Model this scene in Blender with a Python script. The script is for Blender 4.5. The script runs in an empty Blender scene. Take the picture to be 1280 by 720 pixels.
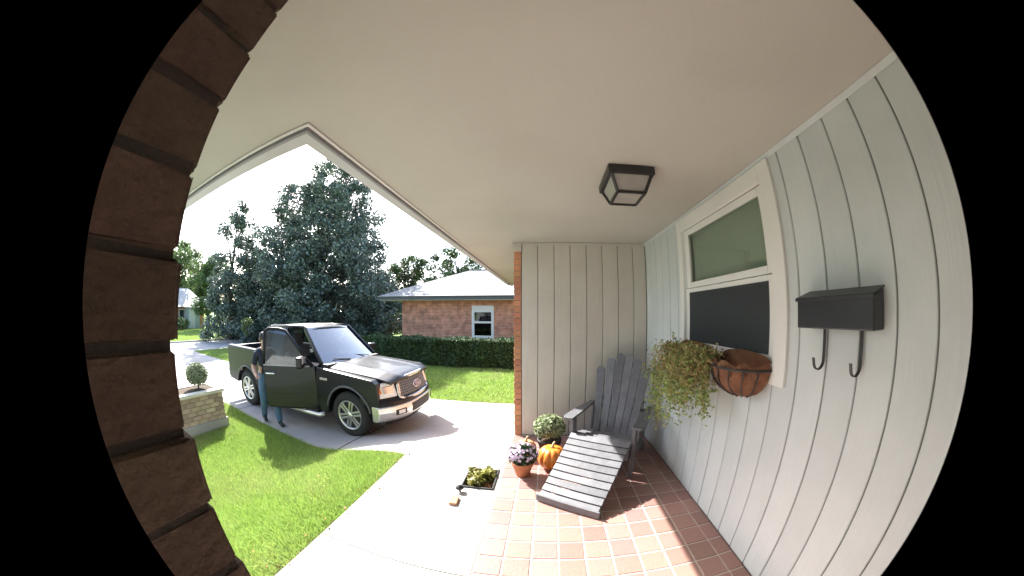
import bpy, bmesh, math, random
import numpy as np
from mathutils import Vector, Matrix

random.seed(7)
rng = np.random.default_rng(11)
sc = bpy.context.scene
col = sc.collection

# ------------------------------------------------------------------ camera
CZ = 1.68                       # lens height above the porch tiles
cd = bpy.data.cameras.new('doorbell_camera')
cam = bpy.data.objects.new('doorbell_camera', cd)
col.objects.link(cam)
sc.camera = cam
F_PX = 362.1155                 # equidistant fisheye, pixels per radian at 1280 wide
MM = 36.0 / 1280.0
cd.type = 'PANO'
cd.panorama_type = 'FISHEYE_LENS_POLYNOMIAL'
cd.sensor_fit = 'HORIZONTAL'
cd.sensor_width = 36.0
cd.sensor_height = 20.25
cd.fisheye_polynomial_k0 = 0.0
cd.fisheye_polynomial_k1 = -1.0 / (F_PX * MM)
cd.fisheye_polynomial_k2 = 0.0
cd.fisheye_polynomial_k3 = 0.009 / (F_PX * MM) ** 3
cd.fisheye_polynomial_k4 = 0.0
cd.fisheye_fov = 2 * 1.505
cd.shift_x = -20.1675 / 1280
cd.shift_y = 20.36 / 720
cd.clip_start = 0.005
cd.clip_end = 600
YAW, PITCH = -0.0666, 0.0297
_f = Vector((math.sin(YAW) * math.cos(PITCH), math.cos(YAW) * math.cos(PITCH), math.sin(PITCH)))
_r = Vector((math.cos(YAW), -math.sin(YAW), 0))
_u = _r.cross(_f)
cam.matrix_world = Matrix.Translation((0, 0, CZ)) @ Matrix((_r, _u, -_f)).transposed().to_4x4()

# ------------------------------------------------------------------ light
SUN_TO = Vector((-0.88, 0.66, 1.0)).normalized()       # towards the sun
SUN_EL = math.asin(SUN_TO.z)
SUN_AZ = math.atan2(SUN_TO.x, SUN_TO.y)
w = bpy.data.worlds.new('World')
sc.world = w
w.use_nodes = True
nt = w.node_tree
bg = nt.nodes['Background']
sky = nt.nodes.new('ShaderNodeTexSky')
sky.sky_type = 'NISHITA'
sky.sun_disc = False
sky.sun_elevation = SUN_EL
sky.sun_rotation = SUN_AZ
sky.air_density = 1.0
sky.dust_density = 2.5
sky.ozone_density = 1.0
nt.links.new(sky.outputs[0], bg.inputs[0])
bg.inputs[1].default_value = 0.15
sl = bpy.data.lights.new('sun', 'SUN')
sl.energy = 5.0
sl.angle = math.radians(0.53)
sl.color = (1.0, 0.965, 0.915)
so = bpy.data.objects.new('sun', sl)
col.objects.link(so)
so.rotation_euler = SUN_TO.to_track_quat('Z', 'Y').to_euler()
so.location = (-10, 10, 20)

sc.view_settings.view_transform = 'Standard'
sc.view_settings.look = 'None'
sc.view_settings.gamma = 1.0
sc.view_settings.use_curve_mapping = False
sc.view_settings.exposure = 2.0
sc.render.engine = 'CYCLES'
sc.cycles.max_bounces = 10
sc.cycles.diffuse_bounces = 6
sc.cycles.transparent_max_bounces = 16
sc.cycles.use_denoising = True
sc.cycles.sample_clamp_indirect = 6.0

# ------------------------------------------------------------------ materials
MAT = {}


def mat(name, c, rough=0.6, c2=None, scale=4.0, detail=6.0, bump=0.0, bscale=40.0, metal=0.0, spec=0.5,
        rnd=0.0, coat=0.0, island=0.0, trans=0.0, c3=None, scale3=1.0, amt3=0.5, bdist=0.01, grain=0.0):
    if name in MAT:
        return MAT[name]
    m = bpy.data.materials.new(name)
    m.use_nodes = True
    t = m.node_tree
    N, L = t.nodes, t.links
    b = N['Principled BSDF']
    b.inputs['Roughness'].default_value = rough
    b.inputs['Metallic'].default_value = metal
    b.inputs['Specular IOR Level'].default_value = spec
    b.inputs['Coat Weight'].default_value = coat
    b.inputs['Coat Roughness'].default_value = 0.04
    tc = N.new('ShaderNodeTexCoord')
    gv = tc.outputs['Object']
    if grain:                    # stretch the fine relief along the board
        mp = N.new('ShaderNodeMapping')
        mp.inputs['Scale'].default_value = (1, 1, grain)
        L.new(gv, mp.inputs['Vector'])
        gv = mp.outputs[0]
    out = None
    rgb = N.new('ShaderNodeRGB')
    rgb.outputs[0].default_value = (*c, 1)
    out = rgb.outputs[0]
    if c2 is not None:
        nz = N.new('ShaderNodeTexNoise')
        nz.inputs['Scale'].default_value = scale
        nz.inputs['Detail'].default_value = detail
        L.new(tc.outputs['Object'], nz.inputs['Vector'])
        cr = N.new('ShaderNodeValToRGB')
        cr.color_ramp.elements[0].position = 0.32
        cr.color_ramp.elements[1].position = 0.68
        cr.color_ramp.elements[0].color = (*c, 1)
        cr.color_ramp.elements[1].color = (*c2, 1)
        L.new(nz.outputs['Fac'], cr.inputs['Fac'])
        out = cr.outputs['Color']
    if c3 is not None:
        nz3 = N.new('ShaderNodeTexNoise')
        nz3.inputs['Scale'].default_value = scale3
        nz3.inputs['Detail'].default_value = 8
        nz3.inputs['Roughness'].default_value = 0.65
        L.new(tc.outputs['Object'], nz3.inputs['Vector'])
        r3 = N.new('ShaderNodeValToRGB')
        r3.color_ramp.elements[0].position = 0.48
        r3.color_ramp.elements[1].position = 0.72
        r3.color_ramp.elements[0].color = (0, 0, 0, 1)
        r3.color_ramp.elements[1].color = (amt3, amt3, amt3, 1)
        L.new(nz3.outputs['Fac'], r3.inputs['Fac'])
        mx = N.new('ShaderNodeMix')
        mx.data_type = 'RGBA'
        L.new(r3.outputs['Color'], mx.inputs[0])
        L.new(out, mx.inputs[6])
        mx.inputs[7].default_value = (*c3, 1)
        out = mx.outputs[2]
    if rnd or island:
        if island:
            g = N.new('ShaderNodeNewGeometry')
            src = g.outputs['Random Per Island']
        else:
            oi = N.new('ShaderNodeObjectInfo')
            src = oi.outputs['Random']
        k = island or rnd
        mr = N.new('ShaderNodeMapRange')
        mr.inputs['To Min'].default_value = 1 - k
        mr.inputs['To Max'].default_value = 1 + k
        L.new(src, mr.inputs['Value'])
        hs = N.new('ShaderNodeHueSaturation')
        L.new(mr.outputs[0], hs.inputs['Value'])
        mh = N.new('ShaderNodeMapRange')
        mh.inputs['To Min'].default_value = 0.5 - 0.06 * k
        mh.inputs['To Max'].default_value = 0.5 + 0.06 * k
        fr = N.new('ShaderNodeMath')
        fr.operation = 'FRACT'
        ml = N.new('ShaderNodeMath')
        ml.operation = 'MULTIPLY'
        ml.inputs[1].default_value = 17.31
        L.new(src, ml.inputs[0])
        L.new(ml.outputs[0], fr.inputs[0])
        L.new(fr.outputs[0], mh.inputs['Value'])
        L.new(mh.outputs[0], hs.inputs['Hue'])
        L.new(out, hs.inputs['Color'])
        out = hs.outputs['Color']
    L.new(out, b.inputs['Base Color'])
    if bump:
        nb = N.new('ShaderNodeTexNoise')
        nb.inputs['Scale'].default_value = bscale
        nb.inputs['Detail'].default_value = 5
        L.new(gv, nb.inputs['Vector'])
        bp = N.new('ShaderNodeBump')
        bp.inputs['Strength'].default_value = bump
        bp.inputs['Distance'].default_value = bdist
        L.new(nb.outputs['Fac'], bp.inputs['Height'])
        L.new(bp.outputs[0], b.inputs['Normal'])
    if trans:
        tr = N.new('ShaderNodeBsdfTranslucent')
        L.new(out, tr.inputs['Color'])
        ms = N.new('ShaderNodeMixShader')
        ms.inputs[0].default_value = trans
        L.new(b.outputs[0], ms.inputs[1])
        L.new(tr.outputs[0], ms.inputs[2])
        L.new(ms.outputs[0], N['Material Output'].inputs['Surface'])
    MAT[name] = m
    return m


def glass_mat(name, tint, gloss_rough=0.02, base_refl=0.04):
    m = bpy.data.materials.new(name)
    m.use_nodes = True
    t = m.node_tree
    N, L = t.nodes, t.links
    N.remove(N['Principled BSDF'])
    tr = N.new('ShaderNodeBsdfTransparent')
    tr.inputs[0].default_value = (*tint, 1)
    gl = N.new('ShaderNodeBsdfGlossy')
    gl.inputs['Roughness'].default_value = gloss_rough
    fz = N.new('ShaderNodeLayerWeight')
    fz.inputs['Blend'].default_value = 0.5
    pw = N.new('ShaderNodeMath')
    pw.operation = 'POWER'
    pw.inputs[1].default_value = 4.0
    L.new(fz.outputs['Facing'], pw.inputs[0])
    ad = N.new('ShaderNodeMath')
    ad.operation = 'MULTIPLY_ADD'
    ad.inputs[1].default_value = 0.9
    ad.inputs[2].default_value = base_refl
    ad.use_clamp = True
    L.new(pw.outputs[0], ad.inputs[0])
    mx = N.new('ShaderNodeMixShader')
    L.new(ad.outputs[0], mx.inputs[0])
    L.new(tr.outputs[0], mx.inputs[1])
    L.new(gl.outputs[0], mx.inputs[2])
    L.new(mx.outputs[0], N['Material Output'].inputs['Surface'])
    return m


def brick_wall_mat(name, c1, c2, mortar, scale=1.0, vec='XZ'):
    m = bpy.data.materials.new(name)
    m.use_nodes = True
    t = m.node_tree
    N, L = t.nodes, t.links
    b = N['Principled BSDF']
    b.inputs['Roughness'].default_value = 0.85
    tc = N.new('ShaderNodeTexCoord')
    sp = N.new('ShaderNodeSeparateXYZ')
    cb = N.new('ShaderNodeCombineXYZ')
    L.new(tc.outputs['Object'], sp.inputs[0])
    if vec == 'XZ':
        ad = N.new('ShaderNodeMath')
        L.new(sp.outputs['X'], ad.inputs[0])
        L.new(sp.outputs['Y'], ad.inputs[1])
        L.new(ad.outputs[0], cb.inputs['X'])
    L.new(sp.outputs['Z'], cb.inputs['Y'])
    bt = N.new('ShaderNodeTexBrick')
    bt.inputs['Color1'].default_value = (*c1, 1)
    bt.inputs['Color2'].default_value = (*c2, 1)
    bt.inputs['Mortar'].default_value = (*mortar, 1)
    bt.inputs['Scale'].default_value = scale
    bt.inputs['Brick Width'].default_value = 0.21
    bt.inputs['Row Height'].default_value = 0.075
    bt.inputs['Mortar Size'].default_value = 0.009
    bt.inputs['Bias'].default_value = -0.2
    L.new(cb.outputs[0], bt.inputs['Vector'])
    nz = N.new('ShaderNodeTexNoise')
    nz.inputs['Scale'].default_value = 3.5
    nz.inputs['Detail'].default_value = 8
    L.new(tc.outputs['Object'], nz.inputs['Vector'])
    hs = N.new('ShaderNodeHueSaturation')
    mr = N.new('ShaderNodeMapRange')
    mr.inputs['From Min'].default_value = 0.3
    mr.inputs['From Max'].default_value = 0.7
    mr.inputs['To Min'].default_value = 0.6
    mr.inputs['To Max'].default_value = 1.35
    L.new(nz.outputs['Fac'], mr.inputs['Value'])
    L.new(mr.outputs[0], hs.inputs['Value'])
    L.new(bt.outputs['Color'], hs.inputs['Color'])
    L.new(hs.outputs[0], b.inputs['Base Color'])
    bp = N.new('ShaderNodeBump')
    bp.inputs['Strength'].default_value = 0.6
    bp.inputs['Distance'].default_value = 0.01
    iv = N.new('ShaderNodeMath')
    iv.operation = 'SUBTRACT'
    iv.inputs[0].default_value = 1.0
    L.new(bt.outputs['Fac'], iv.inputs[1])
    L.new(iv.outputs[0], bp.inputs['Height'])
    L.new(bp.outputs[0], b.inputs['Normal'])
    return m


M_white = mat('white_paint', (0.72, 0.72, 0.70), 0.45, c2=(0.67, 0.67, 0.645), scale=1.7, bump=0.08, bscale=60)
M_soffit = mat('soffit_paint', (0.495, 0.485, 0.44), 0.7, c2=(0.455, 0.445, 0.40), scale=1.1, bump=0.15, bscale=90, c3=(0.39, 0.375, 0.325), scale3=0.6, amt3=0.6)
M_board = mat('siding_paint', (0.56, 0.60, 0.605), 0.5, c2=(0.51, 0.55, 0.555), scale=2.3, bump=0.35, bscale=45, rnd=0.04, c3=(0.43, 0.46, 0.455), scale3=1.6, amt3=0.4, grain=0.06)
M_board2 = mat('siding_paint_warm', (0.53, 0.51, 0.46), 0.55, c2=(0.48, 0.46, 0.415), scale=2.3, bump=0.35, bscale=45, rnd=0.04, c3=(0.40, 0.38, 0.335), scale3=1.6, amt3=0.4, grain=0.06)
M_groove = mat('siding_backing', (0.16, 0.16, 0.15), 0.8)
M_tile = mat('quarry_tile', (0.27, 0.150, 0.128), 0.42, c2=(0.32, 0.185, 0.158), scale=5, bump=0.25, bscale=35, rnd=0.16, c3=(0.22, 0.105, 0.08), scale3=6, amt3=0.5)
M_grout = mat('grout', (0.52, 0.46, 0.40), 0.9, c2=(0.42, 0.37, 0.32), scale=9, bump=0.3, bscale=150)
M_conc = mat('concrete', (0.39, 0.38, 0.365), 0.85, c2=(0.335, 0.325, 0.31), scale=1.6, bump=0.35, bscale=120, c3=(0.25, 0.24, 0.225), scale3=0.9, amt3=0.6, bdist=0.004)
M_street = mat('street_concrete', (0.42, 0.415, 0.40), 0.9, c2=(0.35, 0.345, 0.33), scale=0.5, bump=0.3, bscale=30, c3=(0.27, 0.265, 0.26), scale3=0.35, amt3=0.6)
M_lawn = mat('lawn_soil', (0.14, 0.25, 0.04), 0.95, c2=(0.19, 0.30, 0.06), scale=0.9, detail=10, bump=1.0, bscale=28, c3=(0.14, 0.15, 0.05), scale3=0.5, amt3=0.5, bdist=0.05)
M_blade = mat('grass_blade', (0.27, 0.40, 0.085), 0.6, c2=(0.34, 0.46, 0.12), scale=0.8, island=0.4, trans=0.35, c3=(0.42, 0.42, 0.20), scale3=0.9, amt3=0.5)
M_brick_dark = mat('jamb_brick', (0.066, 0.044, 0.029), 0.9, c2=(0.090, 0.060, 0.040), scale=22, bump=1.0, bscale=85, rnd=0.22, c3=(0.038, 0.022, 0.017), scale3=9, amt3=0.7)  # brick tone darkened to stand in for vignetting at the left edge
M_mortar = mat('mortar', (0.26, 0.23, 0.20), 0.95, bump=0.6, bscale=120)
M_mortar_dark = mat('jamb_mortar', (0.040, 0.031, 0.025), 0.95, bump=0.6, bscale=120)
M_brick = mat('orange_brick', (0.50, 0.235, 0.135), 0.9, c2=(0.43, 0.19, 0.105), scale=14, bump=0.5, bscale=55, rnd=0.22, c3=(0.5, 0.3, 0.2), scale3=7, amt3=0.6)
M_brickwall = brick_wall_mat('neighbour_brick', (0.52, 0.205, 0.115), (0.43, 0.15, 0.085), (0.50, 0.39, 0.31))
M_brickwall2 = brick_wall_mat('house_brick', (0.36, 0.15, 0.085), (0.28, 0.11, 0.065), (0.34, 0.30, 0.26))
M_roof = mat('asphalt_shingle', (0.30, 0.295, 0.29), 0.9, c2=(0.235, 0.23, 0.23), scale=9, bump=0.6, bscale=14, bdist=0.03)
M_black = mat('black_metal', (0.018, 0.018, 0.019), 0.42, c2=(0.026, 0.026, 0.027), scale=8, bump=0.08, bscale=120)
M_blackbox = mat('black_powder_coat', (0.016, 0.017, 0.02), 0.38, c2=(0.022, 0.023, 0.027), scale=10, bump=0.05, bscale=200)
M_frost = mat('frosted_glass', (0.36, 0.35, 0.315), 0.35, c2=(0.31, 0.30, 0.275), scale=12)
M_wood = mat('weathered_charcoal_paint', (0.102, 0.104, 0.116), 0.5, c2=(0.14, 0.142, 0.155), scale=11, bump=0.35, bscale=60, rnd=0.18, c3=(0.21, 0.21, 0.22), scale3=6, amt3=0.5, bdist=0.003)
M_terra = mat('terracotta', (0.50, 0.21, 0.095), 0.8, c2=(0.42, 0.17, 0.075), scale=14, bump=0.2, bscale=90)
M_pumpkin = mat('pumpkin_skin', (0.62, 0.20, 0.025), 0.42, c2=(0.52, 0.145, 0.015), scale=6, bump=0.15, bscale=50)
M_pumpkin2 = mat('pale_pumpkin_skin', (0.62, 0.32, 0.17), 0.45, c2=(0.55, 0.26, 0.12), scale=6, bump=0.15, bscale=50)
M_stem = mat('dry_stem', (0.42, 0.36, 0.22), 0.85, c2=(0.3, 0.26, 0.14), scale=20)
M_mum = mat('pale_green_mum', (0.29, 0.34, 0.19), 0.6, island=0.45, trans=0.25)
M_mumflower = mat('lavender_petals', (0.52, 0.42, 0.55), 0.6, island=0.3, trans=0.2)
M_darkleaf = mat('dark_leaf', (0.03, 0.06, 0.022), 0.5, island=0.5, trans=0.2)
M_vine = mat('vine_leaf', (0.30, 0.38, 0.12), 0.5, island=0.5, trans=0.3)
M_vinedry = mat('dry_vine_leaf', (0.42, 0.33, 0.15), 0.6, island=0.4, trans=0.3)
M_coco = mat('coco_liner', (0.20, 0.085, 0.042), 0.95, c2=(0.11, 0.046, 0.025), scale=9, bump=1.0, bscale=70, c3=(0.34, 0.17, 0.09), scale3=12, amt3=0.6, bdist=0.02)
M_soil = mat('soil', (0.045, 0.032, 0.022), 1.0, c2=(0.08, 0.055, 0.035), scale=20, bump=0.8, bscale=60)
M_magnolia = mat('magnolia_leaf', (0.115, 0.155, 0.125), 0.26, island=0.6, trans=0.16)  # leaf tone lightened and blued to stand in for veiling glare
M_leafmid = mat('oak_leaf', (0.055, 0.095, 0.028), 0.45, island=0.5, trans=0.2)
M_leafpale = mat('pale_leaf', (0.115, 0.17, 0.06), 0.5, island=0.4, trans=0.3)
M_hedge = mat('hedge_leaf', (0.055, 0.100, 0.034), 0.7, island=0.55, trans=0.12)
M_hedgecore = mat('hedge_twigs', (0.022, 0.030, 0.012), 1.0, bump=1.0, bscale=12, bdist=0.05)
M_shrub = mat('grey_green_shrub', (0.23, 0.28, 0.17), 0.6, island=0.4, trans=0.2)
M_bark = mat('bark', (0.11, 0.09, 0.07), 0.95, c2=(0.07, 0.055, 0.045), scale=6, bump=1.0, bscale=18, bdist=0.03)
M_paint = mat('dark_truck_paint', (0.010, 0.0115, 0.015), 0.36, spec=0.25, coat=0.24, metal=0.1)
M_chrome = mat('chrome', (0.72, 0.71, 0.68), 0.22, metal=0.75)
M_silver = mat('silver_plastic', (0.30, 0.305, 0.315), 0.4, metal=0.1)
M_alloy = mat('alloy_rim', (0.55, 0.55, 0.54), 0.28, metal=0.9)
M_rubber = mat('tyre_rubber', (0.018, 0.018, 0.018), 0.85, bump=0.3, bscale=60)
M_plastic = mat('black_plastic', (0.022, 0.022, 0.023), 0.6)
M_grille = mat('grille_mesh', (0.085, 0.087, 0.092), 0.5, metal=0.0)
M_lampclear = mat('headlamp_lens', (0.80, 0.80, 0.79), 0.3, spec=0.3, coat=0.0)
M_amber = mat('amber_lens', (0.65, 0.19, 0.02), 0.12, spec=0.8, coat=1.0)
M_red = mat('red_lens', (0.42, 0.015, 0.012), 0.12, coat=1.0)
M_blue = mat('emblem_blue', (0.015, 0.05, 0.20), 0.25, coat=1.0)
M_seat = mat('seat_cloth', (0.11, 0.105, 0.10), 0.9)
M_skin = mat('skin', (0.46, 0.27, 0.19), 0.55)
M_navy = mat('navy_shirt', (0.016, 0.021, 0.038), 0.9, c2=(0.022, 0.028, 0.05), scale=9, bump=0.3, bscale=30)
M_jeans = mat('blue_jeans', (0.055, 0.115, 0.22), 0.9, c2=(0.08, 0.15, 0.27), scale=9, bump=0.3, bscale=30)
M_shoe = mat('dark_shoe', (0.02, 0.03, 0.035), 0.7)
M_hair = mat('dark_hair', (0.02, 0.015, 0.012), 0.6)
M_room = mat('room_wall', (0.16, 0.165, 0.155), 0.9)
M_blind = mat('pale_blind', (0.52, 0.53, 0.485), 0.8)
M_capstone = mat('pale_cap', (0.62, 0.59, 0.53), 0.85, c2=(0.54, 0.51, 0.45), scale=9, bump=0.3, bscale=60)
M_stonebrick = mat('tan_planter_brick', (0.42, 0.325, 0.25), 0.9, c2=(0.33, 0.235, 0.175), scale=9, bump=0.5, bscale=40, rnd=0.3, c3=(0.56, 0.49, 0.41), scale3=6, amt3=0.7)
M_fascia_shade = mat('fascia_shade_grey', (0.24, 0.245, 0.26), 0.5, c2=(0.28, 0.285, 0.30), scale=3)  # shade on the fascia face turned from the sky, put into its grey
M_gutter = mat('gutter_paint', (0.55, 0.56, 0.57), 0.4, c2=(0.50, 0.51, 0.52), scale=3)
M_deadleaf = mat('dead_leaf', (0.30, 0.17, 0.06), 0.8, island=0.5)
G_window = glass_mat('window_glass', (0.79, 0.84, 0.80), 0.02, 0.05)
G_truck = glass_mat('tinted_truck_glass', (0.22, 0.26, 0.27), 0.02, 0.12)
G_screenfront = glass_mat('windscreen_glass', (0.50, 0.55, 0.55), 0.03, 0.36)
G_door = glass_mat('door_glass', (0.10, 0.13, 0.15), 0.02, 0.16)


def screen_mat(name, c, f):
    m = bpy.data.materials.new(name)
    m.use_nodes = True
    t = m.node_tree
    N, L = t.nodes, t.links
    b = N['Principled BSDF']
    b.inputs['Base Color'].default_value = (*c, 1)
    b.inputs['Roughness'].default_value = .8
    tr = N.new('ShaderNodeBsdfTransparent')
    mx = N.new('ShaderNodeMixShader')
    mx.inputs[0].default_value = f
    L.new(tr.outputs[0], mx.inputs[1])
    L.new(b.outputs[0], mx.inputs[2])
    L.new(mx.outputs[0], N['Material Output'].inputs['Surface'])
    return m


G_screen = screen_mat('insect_mesh', (0.036, 0.044, 0.049), .8)
G_far = glass_mat('far_window_glass', (0.16, 0.18, 0.20), 0.03, 0.06)

# ------------------------------------------------------------------ helpers


class B:
    """collects geometry, then builds one mesh"""

    def __init__(s):
        s.v, s.f = [], []

    def add(s, vs, fs):
        o = len(s.v)
        s.v += [tuple(p) for p in vs]
        s.f += [tuple(i + o for i in f) for f in fs]
        return s

    def box(s, lo, hi):
        x0, y0, z0 = lo
        x1, y1, z1 = hi
        return s.add([(x0, y0, z0), (x1, y0, z0), (x1, y1, z0), (x0, y1, z0), (x0, y0, z1), (x1, y0, z1), (x1, y1, z1), (x0, y1, z1)],
                     [(0, 3, 2, 1), (4, 5, 6, 7), (0, 1, 5, 4), (1, 2, 6, 5), (2, 3, 7, 6), (3, 0, 4, 7)])

    def bar(s, a, b, wd, th, up=(0, 0, 1)):
        """rectangular bar from a to b"""
        a, b = Vector(a), Vector(b)
        d = (b - a).normalized()
        up = Vector(up)
        r = d.cross(up)
        if r.length < 1e-4:
            r = d.cross(Vector((1, 0, 0)))
        r.normalize()
        u = r.cross(d).normalized()
        r *= wd / 2
        u *= th / 2
        vs = [a - r - u, a + r - u, a + r + u, a - r + u, b - r - u, b + r - u, b + r + u, b - r + u]
        return s.add(vs, [(0, 1, 2, 3), (7, 6, 5, 4), (0, 4, 5, 1), (1, 5, 6, 2), (2, 6, 7, 3), (3, 7, 4, 0)])

    def loft(s, secs, cap=True, closed=True):
        n = len(secs[0])
        vs = [p for q in secs for p in q]
        fs = []
        m = n if closed else n - 1
        for i in range(len(secs) - 1):
            for j in range(m):
                k = (j + 1) % n
                fs.append((i * n + j, i * n + k, (i + 1) * n + k, (i + 1) * n + j))
        if cap and closed:
            fs.append(tuple(reversed(range(n))))
            fs.append(tuple((len(secs) - 1) * n + j for j in range(n)))
        return s.add(vs, fs)

    def tube(s, pts, rad, n=8, cap=True):
        pts = [Vector(p) for p in pts]
        if not hasattr(rad, '__len__'):
            rad = [rad] * len(pts)
        secs = []
        ref = Vector((0, 0, 1))
        for i, p in enumerate(pts):
            d = (pts[min(i + 1, len(pts) - 1)] - pts[max(i - 1, 0)]).normalized()
            r = d.cross(ref)
            if r.length < 0.05:
                r = d.cross(Vector((0, 1, 0)))
            r.normalize()
            u = r.cross(d).normalized()
            secs.append([p + (r * math.cos(2 * math.pi * j / n) + u * math.sin(2 * math.pi * j / n)) * rad[i] for j in range(n)])
        return s.loft(secs, cap)

    def lathe(s, prof, n=24, axis='Z', c=(0, 0, 0)):
        secs = []
        for j in range(n):
            a = 2 * math.pi * j / n
            q = []
            for r, h in prof:
                if axis == 'Z':
                    q.append((c[0] + r * math.cos(a), c[1] + r * math.sin(a), c[2] + h))
                else:
                    q.append((c[0] + r * math.cos(a), c[1] + h, c[2] + r * math.sin(a)))
            secs.append(q)
        secs.append(secs[0])
        return s.loft(secs, cap=False, closed=False)

    def prism(s, poly, lo, hi, axis='Y'):
        def pt(a, b, h):
            return (a, h, b) if axis == 'Y' else ((h, a, b) if axis == 'X' else (a, b, h))
        return s.loft([[pt(a, b, lo) for a, b in poly], [pt(a, b, hi) for a, b in poly]])

    def mesh(s, name):
        me = bpy.data.meshes.new(name)
        me.from_pydata([tuple(v) for v in s.v], [], s.f)
        bm = bmesh.new()
        bm.from_mesh(me)
        bmesh.ops.recalc_face_normals(bm, faces=bm.faces)
        bm.to_mesh(me)
        bm.free()
        return me


def np_mesh(name, V, F):
    """V (n,3), F (m,k) with constant k"""
    me = bpy.data.meshes.new(name)
    me.vertices.add(len(V))
    me.vertices.foreach_set('co', np.ascontiguousarray(V, dtype=np.float32).ravel())
    m, k = F.shape
    me.loops.add(m * k)
    me.loops.foreach_set('vertex_index', np.ascontiguousarray(F, dtype=np.int32).ravel())
    me.polygons.add(m)
    me.polygons.foreach_set('loop_start', np.arange(0, m * k, k, dtype=np.int32))
    me.polygons.foreach_set('loop_total', np.full(m, k, dtype=np.int32))
    me.update()
    me.validate()
    return me


def smooth(me):
    me.polygons.foreach_set('use_smooth', [True] * len(me.polygons))


def thing(name, label, cat, loc=(0, 0, 0), rz=0.0, group=None):
    o = bpy.data.objects.new(name, None)
    o.empty_display_size = 0.1
    col.objects.link(o)
    o.location = loc
    o.rotation_euler = (0, 0, rz)
    o['label'] = label
    o['category'] = cat
    if group:
        o['group'] = group
    return o


def xf(root):
    return Matrix.Translation(root.location) @ Matrix.Rotation(root.rotation_euler[2], 4, 'Z')


def put(name, geo, m, parent=None, bevel=0.0, sm=False, world=False, seg=2):
    me = geo.mesh(name) if isinstance(geo, B) else geo
    if world and parent is not None:
        r = parent
        while r.parent:
            r = r.parent
        if r.type == 'EMPTY':
            me.transform(xf(r).inverted())
    if not me.materials:
        me.materials.append(m)
    if sm:
        smooth(me)
    o = bpy.data.objects.new(name, me)
    col.objects.link(o)
    if parent is not None:
        o.parent = parent
    if bevel:
        md = o.modifiers.new('bevel', 'BEVEL')
        md.width = bevel
        md.segments = seg
        md.limit_method = 'ANGLE'
        md.angle_limit = math.radians(35)
    return o


def struct(name, geo, m, bevel=0.0, sm=False):
    o = put(name, geo, m, None, bevel, sm)
    o['kind'] = 'structure'
    return o


def tag(o, label, cat, group=None, kind=None):
    o['label'] = label
    o['category'] = cat
    if group:
        o['group'] = group
    if kind:
        o['kind'] = kind
    return o


def apply_mods(o):
    dg = bpy.context.evaluated_depsgraph_get()
    me = bpy.data.meshes.new_from_object(o.evaluated_get(dg))
    o.modifiers.clear()
    o.data = me
    return o


def cut(o, geo):
    c = put('cutter', geo, M_black)
    md = o.modifiers.new('cut', 'BOOLEAN')
    md.object = c
    md.operation = 'DIFFERENCE'
    md.solver = 'EXACT'
    bpy.context.view_layer.update()
    apply_mods(o)
    bpy.data.objects.remove(c, do_unlink=True)


def leaves(centres, size, aspect=2.2, up=0.35, jitter=0.35, seed=0, normals=None, nbias=0.0):
    """leaf-shaped folded quads (2 triangles each) at given centres"""
    r = np.random.default_rng(seed)
    n = len(centres)
    C = np.asarray(centres, float)
    d = r.normal(size=(n, 3))
    d[:, 2] *= 0.7
    d /= np.linalg.norm(d, axis=1)[:, None]
    nn = r.normal(size=(n, 3))
    nn[:, 2] += up * 2
    if normals is not None:
        nn = nn * (1 - nbias) + normals * nbias * 2
    nn -= d * (nn * d).sum(1)[:, None]
    nn /= np.linalg.norm(nn, axis=1)[:, None] + 1e-9
    sd = np.cross(d, nn)
    L = size * (1 + jitter * r.uniform(-1, 1, n))
    Wd = L / aspect
    a = C - d * (L / 2)[:, None]
    b = C + d * (L / 2)[:, None]
    fold = nn * (Wd * 0.18)[:, None]
    c1 = C + sd * (Wd / 2)[:, None] + fold
    c2 = C - sd * (Wd / 2)[:, None] + fold
    V = np.stack([a, c1, b, c2], 1).reshape(-1, 3)
    i = np.arange(n) * 4
    Fq = np.stack([np.stack([i, i + 1, i + 2], 1), np.stack([i, i + 2, i + 3], 1)], 1).reshape(-1, 3)
    return V, Fq


def smoothstep(t):
    t = np.clip(t, 0, 1)
    return t * t * (3 - 2 * t)


GZ = -0.38


def hgt(x, y):
    """lie of the land: level with the porch beside the walk, falling to the drive"""
    x = np.asarray(x, float)
    y = np.asarray(y, float)
    d = np.hypot(np.maximum(-1.66 - x, 0), np.maximum(y - 3.0, 0))
    return -0.045 + (GZ + 0.045) * smoothstep(d / 1.9)


def grid_sheet(xs, ys, zoff, keep=None):
    X, Y = np.meshgrid(xs, ys)
    Z = hgt(X, Y) + zoff
    V = np.stack([X, Y, Z], -1).reshape(-1, 3)
    nx, ny = len(xs), len(ys)
    i, j = np.meshgrid(np.arange(nx - 1), np.arange(ny - 1))
    a = (j * nx + i).ravel()
    Fq = np.stack([a, a + 1, a + nx + 1, a + nx], 1)
    if keep is not None:
        cx = (X[:-1, :-1] + X[1:, 1:]) / 2
        cy = (Y[:-1, :-1] + Y[1:, 1:]) / 2
        Fq = Fq[keep(cx, cy).ravel()]
    return V, Fq


# ================================================================== ground
TX0, TX1 = -0.4525, 1.337
WX = 1.337          # face of the side wall
WY = 3.7436         # face of the end wall
ZC = 2.606          # soffit
HOLE = (-0.81, -0.50, 2.40, 2.80)

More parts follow.
